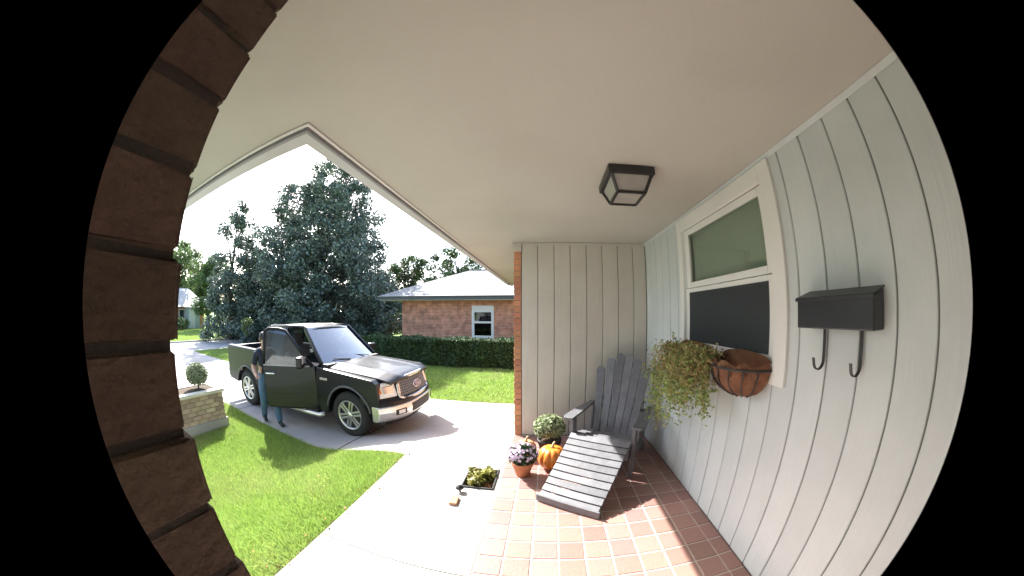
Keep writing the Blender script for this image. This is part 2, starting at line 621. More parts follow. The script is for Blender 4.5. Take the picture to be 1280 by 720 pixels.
xs = np.concatenate([[-300, -200, -120, -80, -60, -45, -36, -30], np.arange(-26, -9, 1.0), np.arange(-9, 1.0, 0.2), [1.5, 3, 6, 12, 25, 60, 120, 300]])
ys = np.concatenate([[-200, -80, -30, -12, -6, -3], np.arange(-1.5, 11, 0.2), np.arange(11, 40, 2.0), [44, 60, 90, 140, 250, 400]])
V, Fq = grid_sheet(xs, ys, -0.02, keep=lambda x, y: ~((x > -1.55) & (x < 1.3) & (y > -0.3) & (y < 2.9)))
struct('lawn_ground', np_mesh('lawn_ground', V, Fq), M_lawn, sm=True)

# driveway: strip past the truck, a branch on the left and the apron towards the walk
lawn_edge = lambda x: 2.92 + 0.072 * (-1.66 - x)       # near edge of the drive beside the front lawn


def drive_zone(x, y):
    a = (y < 6.3) & (y > np.where(x < -1.66, lawn_edge(x), 2.93)) & (x > -16.8)
    bl = (x < -6.9) & (x > -16.8) & (y > -3.0) & (y < 6.3)
    return a | bl


def drive_sheet():
    b = B()
    # main strip as a loft along x whose near edge follows the lawn edge
    def row(x, y0, y1, n=16):
        return [(x, y0 + (y1 - y0) * k / n, float(hgt(x, y0 + (y1 - y0) * k / n)) + 0.006) for k in range(n + 1)]
    rows = [row(x, float(lawn_edge(x)), 6.3) for x in np.linspace(-6.9, -1.66, 26)]
    rows += [row(x, 2.93, 6.3) for x in np.linspace(-1.60, -0.40, 8)]
    b.loft(rows, closed=False, cap=False)
    rows = [row(x, 1.9, 6.3, 6) for x in np.linspace(-16.8, -6.9, 10)]
    b.loft(rows, closed=False, cap=False)
    return b


struct('driveway', drive_sheet(), M_conc, sm=True)
for xj in (-2.9, -6.2, -9.5, -12.8):
    jr = [[(xj - .012, y, float(hgt(xj, y)) + .0085), (xj + .012, y, float(hgt(xj, y)) + .0085)] for y in np.linspace(float(lawn_edge(xj)) if xj > -6.9 else 1.9, 6.29, 24)]
    put('joint', B().loft(jr, closed=False, cap=False), M_soil, bpy.data.objects['driveway'])
struct('street', B().box((-21.3, -150, GZ - 0.3), (-16.8, 260, GZ + 0.002)), M_street)
b = B()
for x0, x1 in ((-21.45, -21.3),):
    b.box((x0, -150, GZ - 0.3), (x1, 260, GZ + 0.10))
struct('kerb', b, M_conc)

# walkway: slabs round the planting hole
wk = thing('walkway', 'concrete front walk', 'walk')
del wk['label'], wk['category']
wk['kind'] = 'structure'
hx0, hx1, hy0, hy1 = HOLE
gap = 0.004
for lo, hi in (((-1.66, -0.5), (hx0, 1.28)), ((-1.66, 1.29), (hx0, 2.93)), ((hx0, -0.5), (TX0 - 0.012, 1.28)),
               ((hx0, 1.29), (TX0 - 0.012, hy0)), ((hx0, hy1), (TX0 - 0.012, 2.93)), ((hx1, hy0), (TX0 - 0.012, hy1))):
    put('slab', B().box((lo[0], lo[1], -0.25), (hi[0], hi[1], -0.022)), M_conc, wk)
put('walk_bed', B().box((hx0 - 0.02, hy0 - 0.02, -0.3), (hx1 + 0.02, hy1 + 0.02, -0.085)), M_soil, wk)
put('apron_strip', B().box((TX0 - 0.012, 2.93, -0.25), (-0.40, WY, -0.03)), M_conc, wk)

# tiled porch floor, each tile its own piece
pf = struct('porch_floor', B().box((TX0, -0.12, -0.25), (TX1, WY, -0.005)), M_grout)
T = 0.1858
tm = B().box((-T / 2 + 0.006, -T / 2 + 0.006, -0.012), (T / 2 - 0.006, T / 2 - 0.006, 0.0)).mesh('tile')
tm.materials.append(M_tile)
bmh = bmesh.new()
bmh.from_mesh(tm)
bmesh.ops.bevel(bmh, geom=[e for e in bmh.edges if all(v.co.z > -0.001 for v in e.verts)], offset=0.003, segments=1, affect='EDGES')
bmh.to_mesh(tm)
bmh.free()
for i in range(-2, 8):
    for j in range(-10, 12):
        cx = -0.0807 + (i + 0.5) * T
        cy = 1.8644 + (j - 0.5) * T
        xa, xb = cx - T / 2, cx + T / 2
        ya, yb = cy - T / 2, cy + T / 2
        if yb > WY + 0.1 or ya < -0.2:
            continue
        o = bpy.data.objects.new('tile', tm)
        col.objects.link(o)
        o.parent = pf
        sx = min(xb, TX1 + 0.004) - xa
        ymax = min(yb, WY + 0.004)
        o.scale = (sx / T, (ymax - ya) / T, 1)
        o.location = (xa + sx / 2, (ya + ymax) / 2, random.uniform(-0.0012, 0.0012))
        o.rotation_euler = (random.uniform(-.003, .003), random.uniform(-.003, .003), random.uniform(-.004, .004))

# ================================================================== porch walls
# --- side wall of vertical boards with the window
Y0W, CY0, CY1, CZ0, CZ1 = -0.13, 1.226, 2.665, 1.252, 2.578
sw = struct('side_wall', B().box((WX + 0.012, Y0W, -0.3), (WX + 0.10, 1.36, ZC + 0.2)).box((WX + 0.012, 1.36, -0.3), (WX + 0.10, 2.53, 1.36))
            .box((WX + 0.012, 2.53, -0.3), (WX + 0.10, WY + 0.1, ZC + 0.2)).box((WX + 0.012, 1.36, 2.45), (WX + 0.10, 2.53, ZC + 0.2)), M_groove)
SB, OB = 0.2026, 0.3342
edges = [OB + SB * k for k in range(-3, 17)] + [WY]
edges[0] = Y0W
for k in range(len(edges) - 1):
    a, e = edges[k], edges[k + 1]
    top = ZC - 0.002
    if a > 1.3 and e < 2.58:
        top = CZ0 + 0.05
    dz = random.uniform(-0.0015, 0.0015)
    put('board', B().box((WX + dz, a + 0.0035, 0.004), (WX + 0.03, e - 0.0035, top)), M_board, sw, bevel=0.0075)
# --- end wall
ew = struct('end_wall', B().box((-0.34, WY + 0.012, -0.5), (WX + 0.1, WY + 0.10, ZC + 0.2)), M_groove)
EB, OE = 0.2126, -0.1221
xe = [-0.335] + [OE + EB * k for k in range(0, 7)] + [WX - 0.002]
for k in range(len(xe) - 1):
    dz = random.uniform(-0.0015, 0.0015)
    put('board', B().box((xe[k] + 0.0035, WY + dz, 0.004), (xe[k + 1] - 0.0035, WY + 0.03, ZC - 0.002)), M_board2, ew, bevel=0.0075)
put('frieze_block', B().box((-0.452, WY - 0.022, ZC - 0.115), (-0.337, WY + 0.09, ZC - 0.003)), M_board2, ew, bevel=0.004)
put('frieze_board', B().box((-0.336, WY - 0.006, ZC - 0.04), (WX - 0.003, WY - 0.0015, ZC - 0.004)), M_board2, ew, bevel=0.002)
# moulding along the side wall under the soffit
put('crown_moulding', B().prism([(WX - 0.022, ZC - 0.002), (WX - 0.004, ZC - 0.028), (WX - 0.002, ZC - 0.028), (WX - 0.002, ZC - 0.002)], Y0W, WY - 0.002), M_board, sw, bevel=0.003)

# --- brick side of the wing (its end shows as the orange strip)
wing = struct('wing_wall', B().box((-0.425, WY + 0.10, -0.5), (-0.346, 9.3, ZC + 0.2)), M_brickwall2)
ch = 0.0775
k = 0
z = -0.40
bmes = {}
while z < ZC - 0.13:
    ln = 0.205 if k % 2 == 0 else 0.098
    for q in range(3):
        y0 = WY + (0 if q == 0 else ln + 0.010 + (q - 1) * 0.215)
        l2 = ln if q == 0 else 0.205
        key = round(l2, 3)
        if key not in bmes:
            me = B().box((0, 0, 0), (0.092, l2, ch - 0.010)).mesh('brick')
            me.materials.append(M_brick)
            bmes[key] = me
        o = bpy.data.objects.new('brick', bmes[key])
        col.objects.link(o)
        o.parent = wing
        o.location = (-0.436 + random.uniform(-.003, .003), y0 + random.uniform(-.003, .003), z)
    z += ch
    k += 1
put('mortar_core', B().box((-0.428, WY + 0.008, -0.45), (-0.340, WY + 0.6, ZC - 0.117)), M_mortar, wing)
# body of the wing and the house behind (closes the building so that no light leaks in)
struct('wing_shell', B().box((-0.34, 9.2, -0.5), (7.0, 9.3, ZC + 0.2)).box((6.9, -6.0, -0.5), (7.0, 9.2, ZC + 0.2)), M_brickwall2)

# --- front wall of the house left of the lens: courses of brick ending in a jamb
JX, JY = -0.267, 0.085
struct('unseen_pale_front', B().box((-7.0, -0.2, -0.5), (-1.12, JY - 0.006, ZC - 0.001)), M_board)  # unseen stretch of wall, made pale to give the truck door grey reflections
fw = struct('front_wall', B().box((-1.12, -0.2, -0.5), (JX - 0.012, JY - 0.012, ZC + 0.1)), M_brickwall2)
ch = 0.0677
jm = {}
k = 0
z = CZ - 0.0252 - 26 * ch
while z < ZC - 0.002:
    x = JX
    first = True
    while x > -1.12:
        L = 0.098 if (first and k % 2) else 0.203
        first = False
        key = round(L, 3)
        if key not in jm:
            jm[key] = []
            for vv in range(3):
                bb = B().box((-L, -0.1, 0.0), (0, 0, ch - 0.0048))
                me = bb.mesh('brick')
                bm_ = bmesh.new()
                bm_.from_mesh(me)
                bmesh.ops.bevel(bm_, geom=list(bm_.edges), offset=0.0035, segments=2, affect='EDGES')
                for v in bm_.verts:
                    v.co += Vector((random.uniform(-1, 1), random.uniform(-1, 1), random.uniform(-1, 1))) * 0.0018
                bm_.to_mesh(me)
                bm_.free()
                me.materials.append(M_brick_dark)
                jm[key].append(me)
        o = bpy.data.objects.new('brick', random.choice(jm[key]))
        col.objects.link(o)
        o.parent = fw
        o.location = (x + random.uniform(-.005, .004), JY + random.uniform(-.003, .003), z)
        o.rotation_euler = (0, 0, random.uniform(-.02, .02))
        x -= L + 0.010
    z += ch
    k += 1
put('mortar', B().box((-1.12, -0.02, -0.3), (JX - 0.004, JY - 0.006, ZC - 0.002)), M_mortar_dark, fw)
struct('door_wall', B().box((JX - 0.005, -0.25, -0.3), (WX + 0.1, -0.135, ZC + 0.2)), M_white)

# ================================================================== soffit and eaves
EX, EY = -1.16, 0.87
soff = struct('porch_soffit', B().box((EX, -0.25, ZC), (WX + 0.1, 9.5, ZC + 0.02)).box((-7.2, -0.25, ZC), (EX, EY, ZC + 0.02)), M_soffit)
sweep_x = [(EX, 0), ]


def eave_profile(name, prof, m, bevel=0.0):
    """prof: (outward distance from the soffit edge, z) swept along the inside corner of the eave"""
    secs = []
    secs.append([(-7.2, EY + d, z) for d, z in prof])
    secs.append([(EX - d, EY + d, z) for d, z in prof])
    secs.append([(EX - d, 9.6, z) for d, z in prof])
    return put(name, B().loft(secs), m, soff, bevel=bevel)


eave_profile('moulding', [(-0.022, ZC - 0.001), (-0.022, ZC - 0.012), (-0.004, ZC - 0.016), (0.0, ZC - 0.001)], M_white, 0.003)
eave_profile('fascia', [(0.001, ZC + 0.12), (0.001, ZC - 0.034), (0.022, ZC - 0.034), (0.022, ZC + 0.12)], M_fascia_shade)
eave_profile('gutter', [(0.024, ZC + 0.10), (0.024, ZC - 0.012), (0.135, ZC - 0.012), (0.155, ZC + 0.02), (0.165, ZC + 0.07), (0.18, ZC + 0.085), (0.18, ZC + 0.10)], M_gutter, 0.004)
# roof deck above, sloping up from both eaves
rs = 0.33
roof = B()
zr = ZC + 0.125
roof.loft([[(-7.2, EY + 0.20, zr), (-7.2, EY + 0.20, zr - 0.02), (-7.2, -5.0, zr + rs * (5.0 + EY) - 0.02), (-7.2, -5.0, zr + rs * (5.0 + EY))],
           [(EX - 0.20, EY + 0.20, zr), (EX - 0.20, EY + 0.20, zr - 0.02), (EX - 0.20 + 5.87, -5.0, zr + rs * (5.0 + EY) - 0.02), (EX - 0.20 + 5.87, -5.0, zr + rs * (5.0 + EY))]])
roof.loft([[(EX - 0.20, EY + 0.20, zr), (EX - 0.20, EY + 0.20, zr - 0.02), (4.6, -5.0, zr + rs * 5.87 - 0.02), (4.6, -5.0, zr + rs * 5.87)],
           [(EX - 0.20, 9.7, zr), (EX - 0.20, 9.7, zr - 0.02), (4.6, 9.7, zr + rs * 5.87 - 0.02), (4.6, 9.7, zr + rs * 5.87)]])
struct('house_roof', roof, M_roof)

# ================================================================== window in the side wall
win = thing('window', 'white framed double hung window in the pale board siding', 'window', (WX, 1.94, CZ0))
cw = 0.085
x0, x1 = WX - 0.024, WX + 0.012
put('casing', B().box((x0, CY0, CZ0), (x1, CY0 + cw + 0.03, CZ1)), M_white, win, .004, world=True)
put('casing', B().box((x0, CY1 - cw, CZ0), (x1, CY1, CZ1)), M_white, win, .004, world=True)
put('casing', B().box((x0 + .001, CY0 + cw + 0.031, CZ1 - 0.115), (x1, CY1 - cw - 0.001, CZ1 - .001)), M_white, win, .004, world=True)
put('casing', B().box((x0 + .001, CY0 + cw + 0.031, CZ0 + .001), (x1, CY1 - cw - 0.001, CZ0 + 0.095)), M_white, win, .004, world=True)
iy0, iy1, iz0, iz1 = CY0 + cw + 0.031, CY1 - cw - 0.001, CZ0 + 0.096, CZ1 - 0.116
put('sill', B().box((WX - 0.0265, CY0 + 0.12, CZ0 + 0.098), (WX + 0.03, CY1 - 0.09, CZ0 + 0.122)), M_white, win, .004, world=True)


def sash(name, za, zb, xo, gm):
    s_ = put(name, B().box((xo, iy0 + .002, za), (xo + 0.03, iy0 + 0.075, zb)).box((xo, iy1 - 0.085, za), (xo + 0.03, iy1 - .002, zb))
             .box((xo, iy0 + 0.0752, za), (xo + 0.03, iy1 - 0.0852, za + 0.052)).box((xo, iy0 + 0.0752, zb - 0.055), (xo + 0.03, iy1 - 0.0852, zb)), M_white, win, .004, world=True)
    put('pane', B().box((xo + 0.012, iy0 + 0.074, za + 0.05), (xo + 0.016, iy1 - 0.084, zb - 0.053)), gm, s_, world=True)
    return s_


sash('upper_sash', 1.902, iz1 - 0.002, WX + 0.010, G_window)
low = sash('lower_sash', iz0 + 0.03, 1.897, WX + 0.002, G_window)
put('insect_screen', B().box((WX + 0.0005, iy0 + 0.06, iz0 + 0.07), (WX + 0.0015, iy1 - 0.07, 1.86)), G_screen, low, world=True)
# the dim room behind
room = B()
rx = 3.6
room.box((rx, 0.2, 0.0), (rx + .05, 3.6, 2.6)).box((WX + .11, 0.2, -.02), (rx, 3.6, 0.0)).box((WX + .11, 0.2, 2.6), (rx, 3.6, 2.62))
room.box((WX + .11, 0.15, 0), (rx, 0.2, 2.6)).box((WX + .11, 3.6, 0), (rx, 3.65, 2.6))
struct('room', room, M_room)
bl = thing('window_blind', 'pale green grey roller shade drawn behind the upper window pane', 'blind', (WX + .075, 1.94, 1.9))
put('shade', B().box((WX + .070, 1.375, 1.87), (WX + .074, 2.515, 2.44)), M_blind, bl, world=True)
put('roller', B().tube([(WX + .082, 1.37, 2.435), (WX + .082, 2.52, 2.435)], .018, 10), M_blind, bl, world=True)
put('hem_bar', B().box((WX + .066, 1.375, 1.855), (WX + .078, 2.515, 1.869)), M_white, bl, world=True)

# ================================================================== ceiling lantern
ly, lx = 1.80, 0.545
lt = thing('ceiling_light', 'black square lantern with frosted panes on the porch ceiling', 'lamp', (lx, ly, ZC))
hw, hd = 0.155, 0.185
put('canopy', B().box((-hw, -hd, -0.058), (hw, hd, -0.001)), M_black, lt, .006)
bt_ = [(-0.6, -0.6), (0.6, -0.6), (0.6, 0.6), (-0.6, 0.6)]
tp = [Vector((sx * (hw - .022), sy * (hd - .022), -0.058)) for sx, sy in ((-1, -1), (1, -1), (1, 1), (-1, 1))]
bo = [Vector((sx * hw * 0.60, sy * hd * 0.60, -0.165)) for sx, sy in ((-1, -1), (1, -1), (1, 1), (-1, 1))]
for k in range(4):
    put('corner_bar', B().bar(tp[k], bo[k], 0.016, 0.016), M_black, lt)
    put('bottom_bar', B().bar(bo[k], bo[(k + 1) % 4], 0.016, 0.016), M_black, lt)
    put('pane', B().add([tp[k] * .97, tp[(k + 1) % 4] * .97, bo[(k + 1) % 4] * .97, bo[k] * .97], [(0, 1, 2, 3)]), M_frost, lt)
put('bottom_pane', B().add([p + Vector((0, 0, .004)) for p in bo], [(0, 1, 2, 3)]), M_frost, lt)

# ================================================================== mailbox
mb = thing('mailbox', 'black wall-mounted metal mailbox with two newspaper hooks', 'mailbox', (WX, 0.83, 1.6))
ya, yb = 0.595, 1.062
d = 0.118
bx0 = WX - 0.004 - d
put('box', B().prism([(WX - .004, 1.597), (bx0, 1.597), (bx0, 1.728), (WX - .004, 1.762)], ya + .006, yb - .006, 'Y'), M_blackbox, mb, .006, world=True)
put('lid', B().prism([(WX - .004, 1.764), (WX - .004, 1.772), (bx0 - .006, 1.738), (bx0 - .010, 1.735), (bx0 - .010, 1.721), (bx0 - .006, 1.721), (bx0 - .006, 1.732)], ya, yb, 'Y'), M_blackbox, mb, .002, world=True)
for hy in (0.945, 0.715):
    pts = [(0, 1.600), (0, 1.50), (0, 1.425)]
    path = [Vector((WX - 0.02, hy, 1.598)), Vector((WX - 0.02, hy, 1.44))]
    for q in range(1, 10):
        an = math.pi * q / 10
        path.append(Vector((WX - 0.02 - 0.034 * (1 - math.cos(an)), hy + 0.012 * q / 10, 1.44 - 0.036 * math.sin(an))))
    path.append(Vector((WX - 0.094, hy + .012, 1.462)))
    secs = []
    for i_, p in enumerate(path):
        dd = (path[min(i_ + 1, len(path) - 1)] - path[max(i_ - 1, 0)]).normalized()
        nrm = Vector((dd.z, 0, -dd.x)) * 0.0025
        sd = Vector((0, 0.008, 0))
        secs.append([p - sd - nrm, p + sd - nrm, p + sd + nrm, p - sd + nrm])
    put('hook', B().loft(secs), M_black, mb, world=True)

# ================================================================== Adirondack chair with leg rest
ch_rz = math.atan2(-0.866, -0.5)
CH = thing('adirondack_chair', 'charcoal slatted Adirondack chair with a sloping leg rest on the tiled porch', 'chair', (0.51, 2.657, 0), ch_rz)
# local: +X forward (towards the feet), +Y to the sitter's left, Z up
for s_ in (-1, 1):
    put('leg', B().bar((-0.14, s_ * .335, 0), (-0.14, s_ * .335, .56), 0.095, 0.03, up=(0, 1, 0)), M_wood, CH, .003)
    # long side rail running from the seat front down to the back foot
    put('side_rail', B().prism([(-0.04, .24), (-0.04, .385), (-0.12, .395), (-0.52, .30), (-0.92, .08), (-0.95, 0.0), (-0.80, 0.0), (-0.5, .13)], s_ * .295 - .014, s_ * .295 + .014), M_wood, CH, .003)
    # arm
    poly = [(-0.06, -.05), (-0.05, .045), (-0.12, .075), (-0.40, .07), (-0.62, .035), (-0.76, .03), (-0.76, -.03), (-0.45, -.045)]
    put('arm', B().loft([[(a, s_ * (.335 + .03) + s_ * bb, .565) for a, bb in poly], [(a, s_ * (.335 + .03) + s_ * bb, .59) for a, bb in poly]]), M_wood, CH, .004)
    put('arm_bracket', B().prism([(-.16, .563), (-.12, .563), (-.12, .42), ], s_ * .365 - .011, s_ * .365 + .011), M_wood, CH)
    put('back_leg', B().bar((-0.70, s_ * .325, .566), (-0.66, s_ * .325, .22), 0.06, 0.025, up=(0, 1, 0)), M_wood, CH, .003)
# seat slats following the curve
for k in range(6):
    t0 = k / 5
    xx = -0.055 - 0.082 * k
    zz = .405 - .022 * k - (0.0 if k else 0.012)
    put('seat_slat', B().bar((xx, -.325, zz), (xx, .325, zz), 0.074, 0.020, up=(0.22, 0, 1)), M_wood, CH, .003)
# back slats, fanned, with a rounded top
NB = 6
for k in range(NB):
    u = (k - (NB - 1) / 2)
    wb, wt = 0.074, 0.104
    yb_, yt_ = u * 0.080, u * 0.111
    topl = 0.985 - 0.030 * u * u
    a0 = math.radians(24)

    def bp_(l, y):
        return Vector((-0.50 - l * math.sin(a0), y, .285 + l * math.cos(a0)))
    lf, rt = [], []
    for q in range(13):
        f = q / 6 if q < 7 else 1.0
        hw_ = (wb + (wt - wb) * f) / 2
        cap = 0.9 * wt / 2
        l = (topl - cap) * f
        yc = yb_ + (yt_ - yb_) * f
        if q >= 7:
            an = (q - 6) / 6 * math.pi / 2 * .97
            l += cap * math.sin(an)
            hw_ *= math.cos(an)
        lf.append((l, yc - hw_))
        rt.append((l, yc + hw_))
    nrm = Vector((math.cos(a0), 0, math.sin(a0)))
    bow = 0.012 * (u * u) / 4
    sec = []
    out = lf + rt[::-1]
    fr = [bp_(l, y) + nrm * (bow + .018) for l, y in out]
    bk = [bp_(l, y) + nrm * (bow) for l, y in out]
    put('back_slat', B().loft([bk, fr]), M_wood, CH, .002)
for l_, w_ in ((0.10, .25), (0.42, .30)):
    p0 = Vector((-0.50 - l_ * math.sin(a0) - .022, -w_, .285 + l_ * math.cos(a0)))
    p1 = p0.copy()
    p1.y = w_
    put('back_brace', B().bar(p0, p1, 0.06, 0.02, up=(1, 0, .4)), M_wood, CH, .003)
put('back_brace', B().bar((-0.70, -.36, .555), (-0.70, .36, .555), 0.05, 0.022), M_wood, CH, .003)
put('sun_block_board', B().box((-0.035, -.31, .24), (-.012, .31, .375)), M_wood, CH, .003)  # board added under the seat front to stop sun leaking through
# leg rest
fa, fb = Vector((0.01, 0, .375)), Vector((0.64, 0, .045))
fd = (fb - fa).normalized()
fn = Vector((-fd.z, 0, fd.x))
lr = put('leg_rest', B().bar(fa + Vector((-.04, -.245, -.04)), fb + Vector((.0, -.245, -.035)), 0.028, 0.085).bar(fa + Vector((-.04, .245, -.04)), fb + Vector((0, .245, -.035)), 0.028, 0.085), M_wood, CH, .003)
for k in range(-1, 9):  # uppermost slat is added to close a gap that let sun through
    c = fa + fd * (0.035 + 0.0815 * k)
    wdt = .315 - .004 * k
    put('slat', B().bar(c + Vector((0, -wdt, 0)) + fn * .012, c + Vector((0, wdt, 0)) + fn * .012, 0.070, 0.020, up=fn), M_wood, lr, .003)
put('end_board', B().bar(fb + Vector((.012, -.30, -.005)), fb + Vector((.012, .30, -.005)), 0.020, 0.07), M_wood, lr, .003)
for s_ in (-1, 1):
    put('prop_leg', B().bar(fa + Vector((.16, s_ * .2, -.12)), (0.10, s_ * .2, 0), 0.05, 0.025, up=(0, 1, 0)), M_wood, lr, .003)

# ================================================================== pots, pumpkins, planting bed


def ball_points(n, c, rx_, ry_, rz_, shell=0.55, seed=0, zmin=-1.0):
    r = np.random.default_rng(seed)
    p = r.normal(size=(n * 2, 3))
    p /= np.linalg.norm(p, axis=1)[:, None]
    p = p[p[:, 2] > zmin][:n]
    rad = shell + (1 - shell) * r.random(len(p)) ** 0.5
    nrm = p.copy()
    return p * rad[:, None] * [rx_, ry_, rz_] + c, nrm


def pot(root, r0, r1, h, m, name='pot'):
    o = put(name, B().lathe([(0.0, 0.0), (r0, 0.0), (r1 * .93, h * .74), (r1 * 1.0, h * .745), (r1 * 1.03, h * .98), (r1 * 1.0, h), (r1 * .90, h), (r1 * .86, h * .80), (0, h * .80)], 28), m, root, sm=True)
    put('soil', B().lathe([(0, h * .86), (r1 * .88, h * .86), (r1 * .88, h * .82), (0, h * .82)], 16), M_soil, root)
    return o


p1 = thing('potted_mum', 'small lavender flowering mum in a terracotta pot beside the pumpkin', 'potted plant', (-0.235, 2.70, 0))
pot(p1, .070, .110, .165, M_terra)
pp, nn_ = ball_points(900, (0, 0, .235), .150, .150, .105, .45, 3, -.5)
V, Fq = leaves(pp, .042, 1.7, seed=4)
o = put('foliage', np_mesh('foliage', V, Fq), M_darkleaf, p1)
o['kind'] = 'stuff'
pp, nn_ = ball_points(130, (0, 0, .250), .160, .160, .115, .92, 5, -.1)
fl = B()
for i_ in range(len(pp)):
    c, n_ = Vector(pp[i_]), Vector(nn_[i_]).normalized()
    t1 = n_.orthogonal().normalized()
    t2 = n_.cross(t1)
    R_ = random.uniform(.014, .022)
    ring = []
    for q in range(10):
        an = 2 * math.pi * q / 10
        rr = R_ * (1.0 if q % 2 == 0 else .72)
        ring.append(c + (t1 * math.cos(an) + t2 * math.sin(an)) * rr + n_ * .004)
    fl.add([c] + ring, [(0, 1 + q, 1 + (q + 1) % 10) for q in range(10)])
o = put('flowers', fl, M_mumflower, p1)
o['kind'] = 'stuff'
st = B()
for q in range(9):
    an = q * .7
    st.tube([(0.02 * math.cos(an), .02 * math.sin(an), .13), (.09 * math.cos(an), .09 * math.sin(an), .24)], [.004, .002], 5)
put('stems', st, M_darkleaf, p1)

p2 = thing('potted_mum', 'round pale green mum in a dark pot behind the orange pumpkin', 'potted plant', (0.035, 3.18, 0))
pot(p2, .10, .14, .22, M_plastic)
pp, nn_ = ball_points(2600, (0, 0, .36), .185, .185, .155, .5, 6, -.55)
V, Fq = leaves(pp, .036, 1.6, seed=7, normals=nn_, nbias=.3)
o = put('foliage', np_mesh('foliage', V, Fq), M_mum, p2)
o['kind'] = 'stuff'


def pumpkin(name, label, loc, R, sq, m, ribs=11):
    t = thing(name, label, 'pumpkin', loc, group='pumpkins on the porch')
    secs = []
    nlat, nlon = 18, ribs * 6
    for i in range(nlat + 1):
        th = math.pi * (i / nlat) * 0.985 + 0.012
        ring = []
        for j in range(nlon):
            ph = 2 * math.pi * j / nlon
            rib = 1 - 0.10 * (abs(math.cos(ph * ribs / 2)) ** 6)
            dip = 1 - .16 * math.exp(-(th / .35) ** 2)
            r_ = R * math.sin(th) ** 0.82 * rib
            ring.append((r_ * math.cos(ph), r_ * math.sin(ph), R * sq * (1 + math.cos(th) * dip * (0.9 + .1 * rib))))
        secs.append(ring)
    put('skin', B().loft(secs), m, t, sm=True)
    zt = R * sq * 1.80
    put('stem', B().tube([(0, 0, zt), (.004, .003, zt + .03), (.014, .008, zt + .055), (.028, .012, zt + .07)], [.022, .015, .012, .014], 7), M_stem, t, sm=True)
    return t


pumpkin('pumpkin', 'large bright orange pumpkin between the two potted mums', (0.065, 2.86, 0), .158, .86, M_pumpkin)
pumpkin('pumpkin', 'small pale pinkish pumpkin against the brick corner behind the lavender mum', (-0.235, 3.12, 0), .125, .84, M_pumpkin2, 9)

# planting bed in the walk
pb = thing('bed_plant', 'yellow green leafy plants filling the square hole in the walk', 'plant', ((hx0 + hx1) / 2, (hy0 + hy1) / 2, -0.085))
fol = []
for q in range(12):
    px_, py_ = random.uniform(-.12, .12), random.uniform(-.16, .16)
    n_ = 26
    a = rng.uniform(0, 2 * math.pi, n_)
    rr = rng.uniform(0.0, .075, n_)
    fol.append(np.stack([px_ + rr * np.cos(a), py_ + rr * np.sin(a), rng.uniform(.02, .10 + .05 * random.random(), n_)], 1))
fol = np.concatenate(fol)
V, Fq = leaves(fol, .07, 1.9, up=.7, seed=9)
o = put('foliage', np_mesh('foliage', V, Fq), mat('bed_leaf', (0.24, 0.24, 0.06), .55, island=.5, trans=.25), pb)
o['kind'] = 'stuff'
pp = np.stack([rng.uniform(-.13, .13, 60), rng.uniform(-.18, .18, 60), rng.uniform(.0, .03, 60)], 1)
V, Fq = leaves(pp, .05, 1.7, up=1.5, seed=19)
o = put('dry_leaves', np_mesh('dry_leaves', V, Fq), M_deadleaf, pb)
o['kind'] = 'stuff'
for k_, (ax, ay, bx_, by_) in enumerate(((hx0, hy0, hx0, hy1), (hx0, hy0, hx1, hy0), (hx1, hy0, hx1, hy1))):
    put('edging', B().bar((ax - (hx0 + hx1) / 2, ay - (hy0 + hy1) / 2, .055), (bx_ - (hx0 + hx1) / 2, by_ - (hy0 + hy1) / 2, .055), .014, .05), M_black, pb, .002)
o = put('loose_brick', B().box((-.035, -.06, 0), (.035, .06, .03)), M_brick, bevel=.004)
o.location = (-0.805, 2.135, -0.022)
o.rotation_euler = (0, 0, .06)
tag(o, 'small reddish brick lying on the white walk near the planting hole', 'brick')
gl_ = thing('path_light', 'small black ground light at the corner of the planting hole', 'lamp', (-0.80, 2.31, -0.022))
put('stake', B().tube([(0, 0, 0), (0, 0, .05)], .010, 8), M_black, gl_)
put('cap', B().lathe([(0, .085), (.030, .065), (.042, .045), (.036, .04), (0, .04)], 14), M_black, gl_, sm=True)

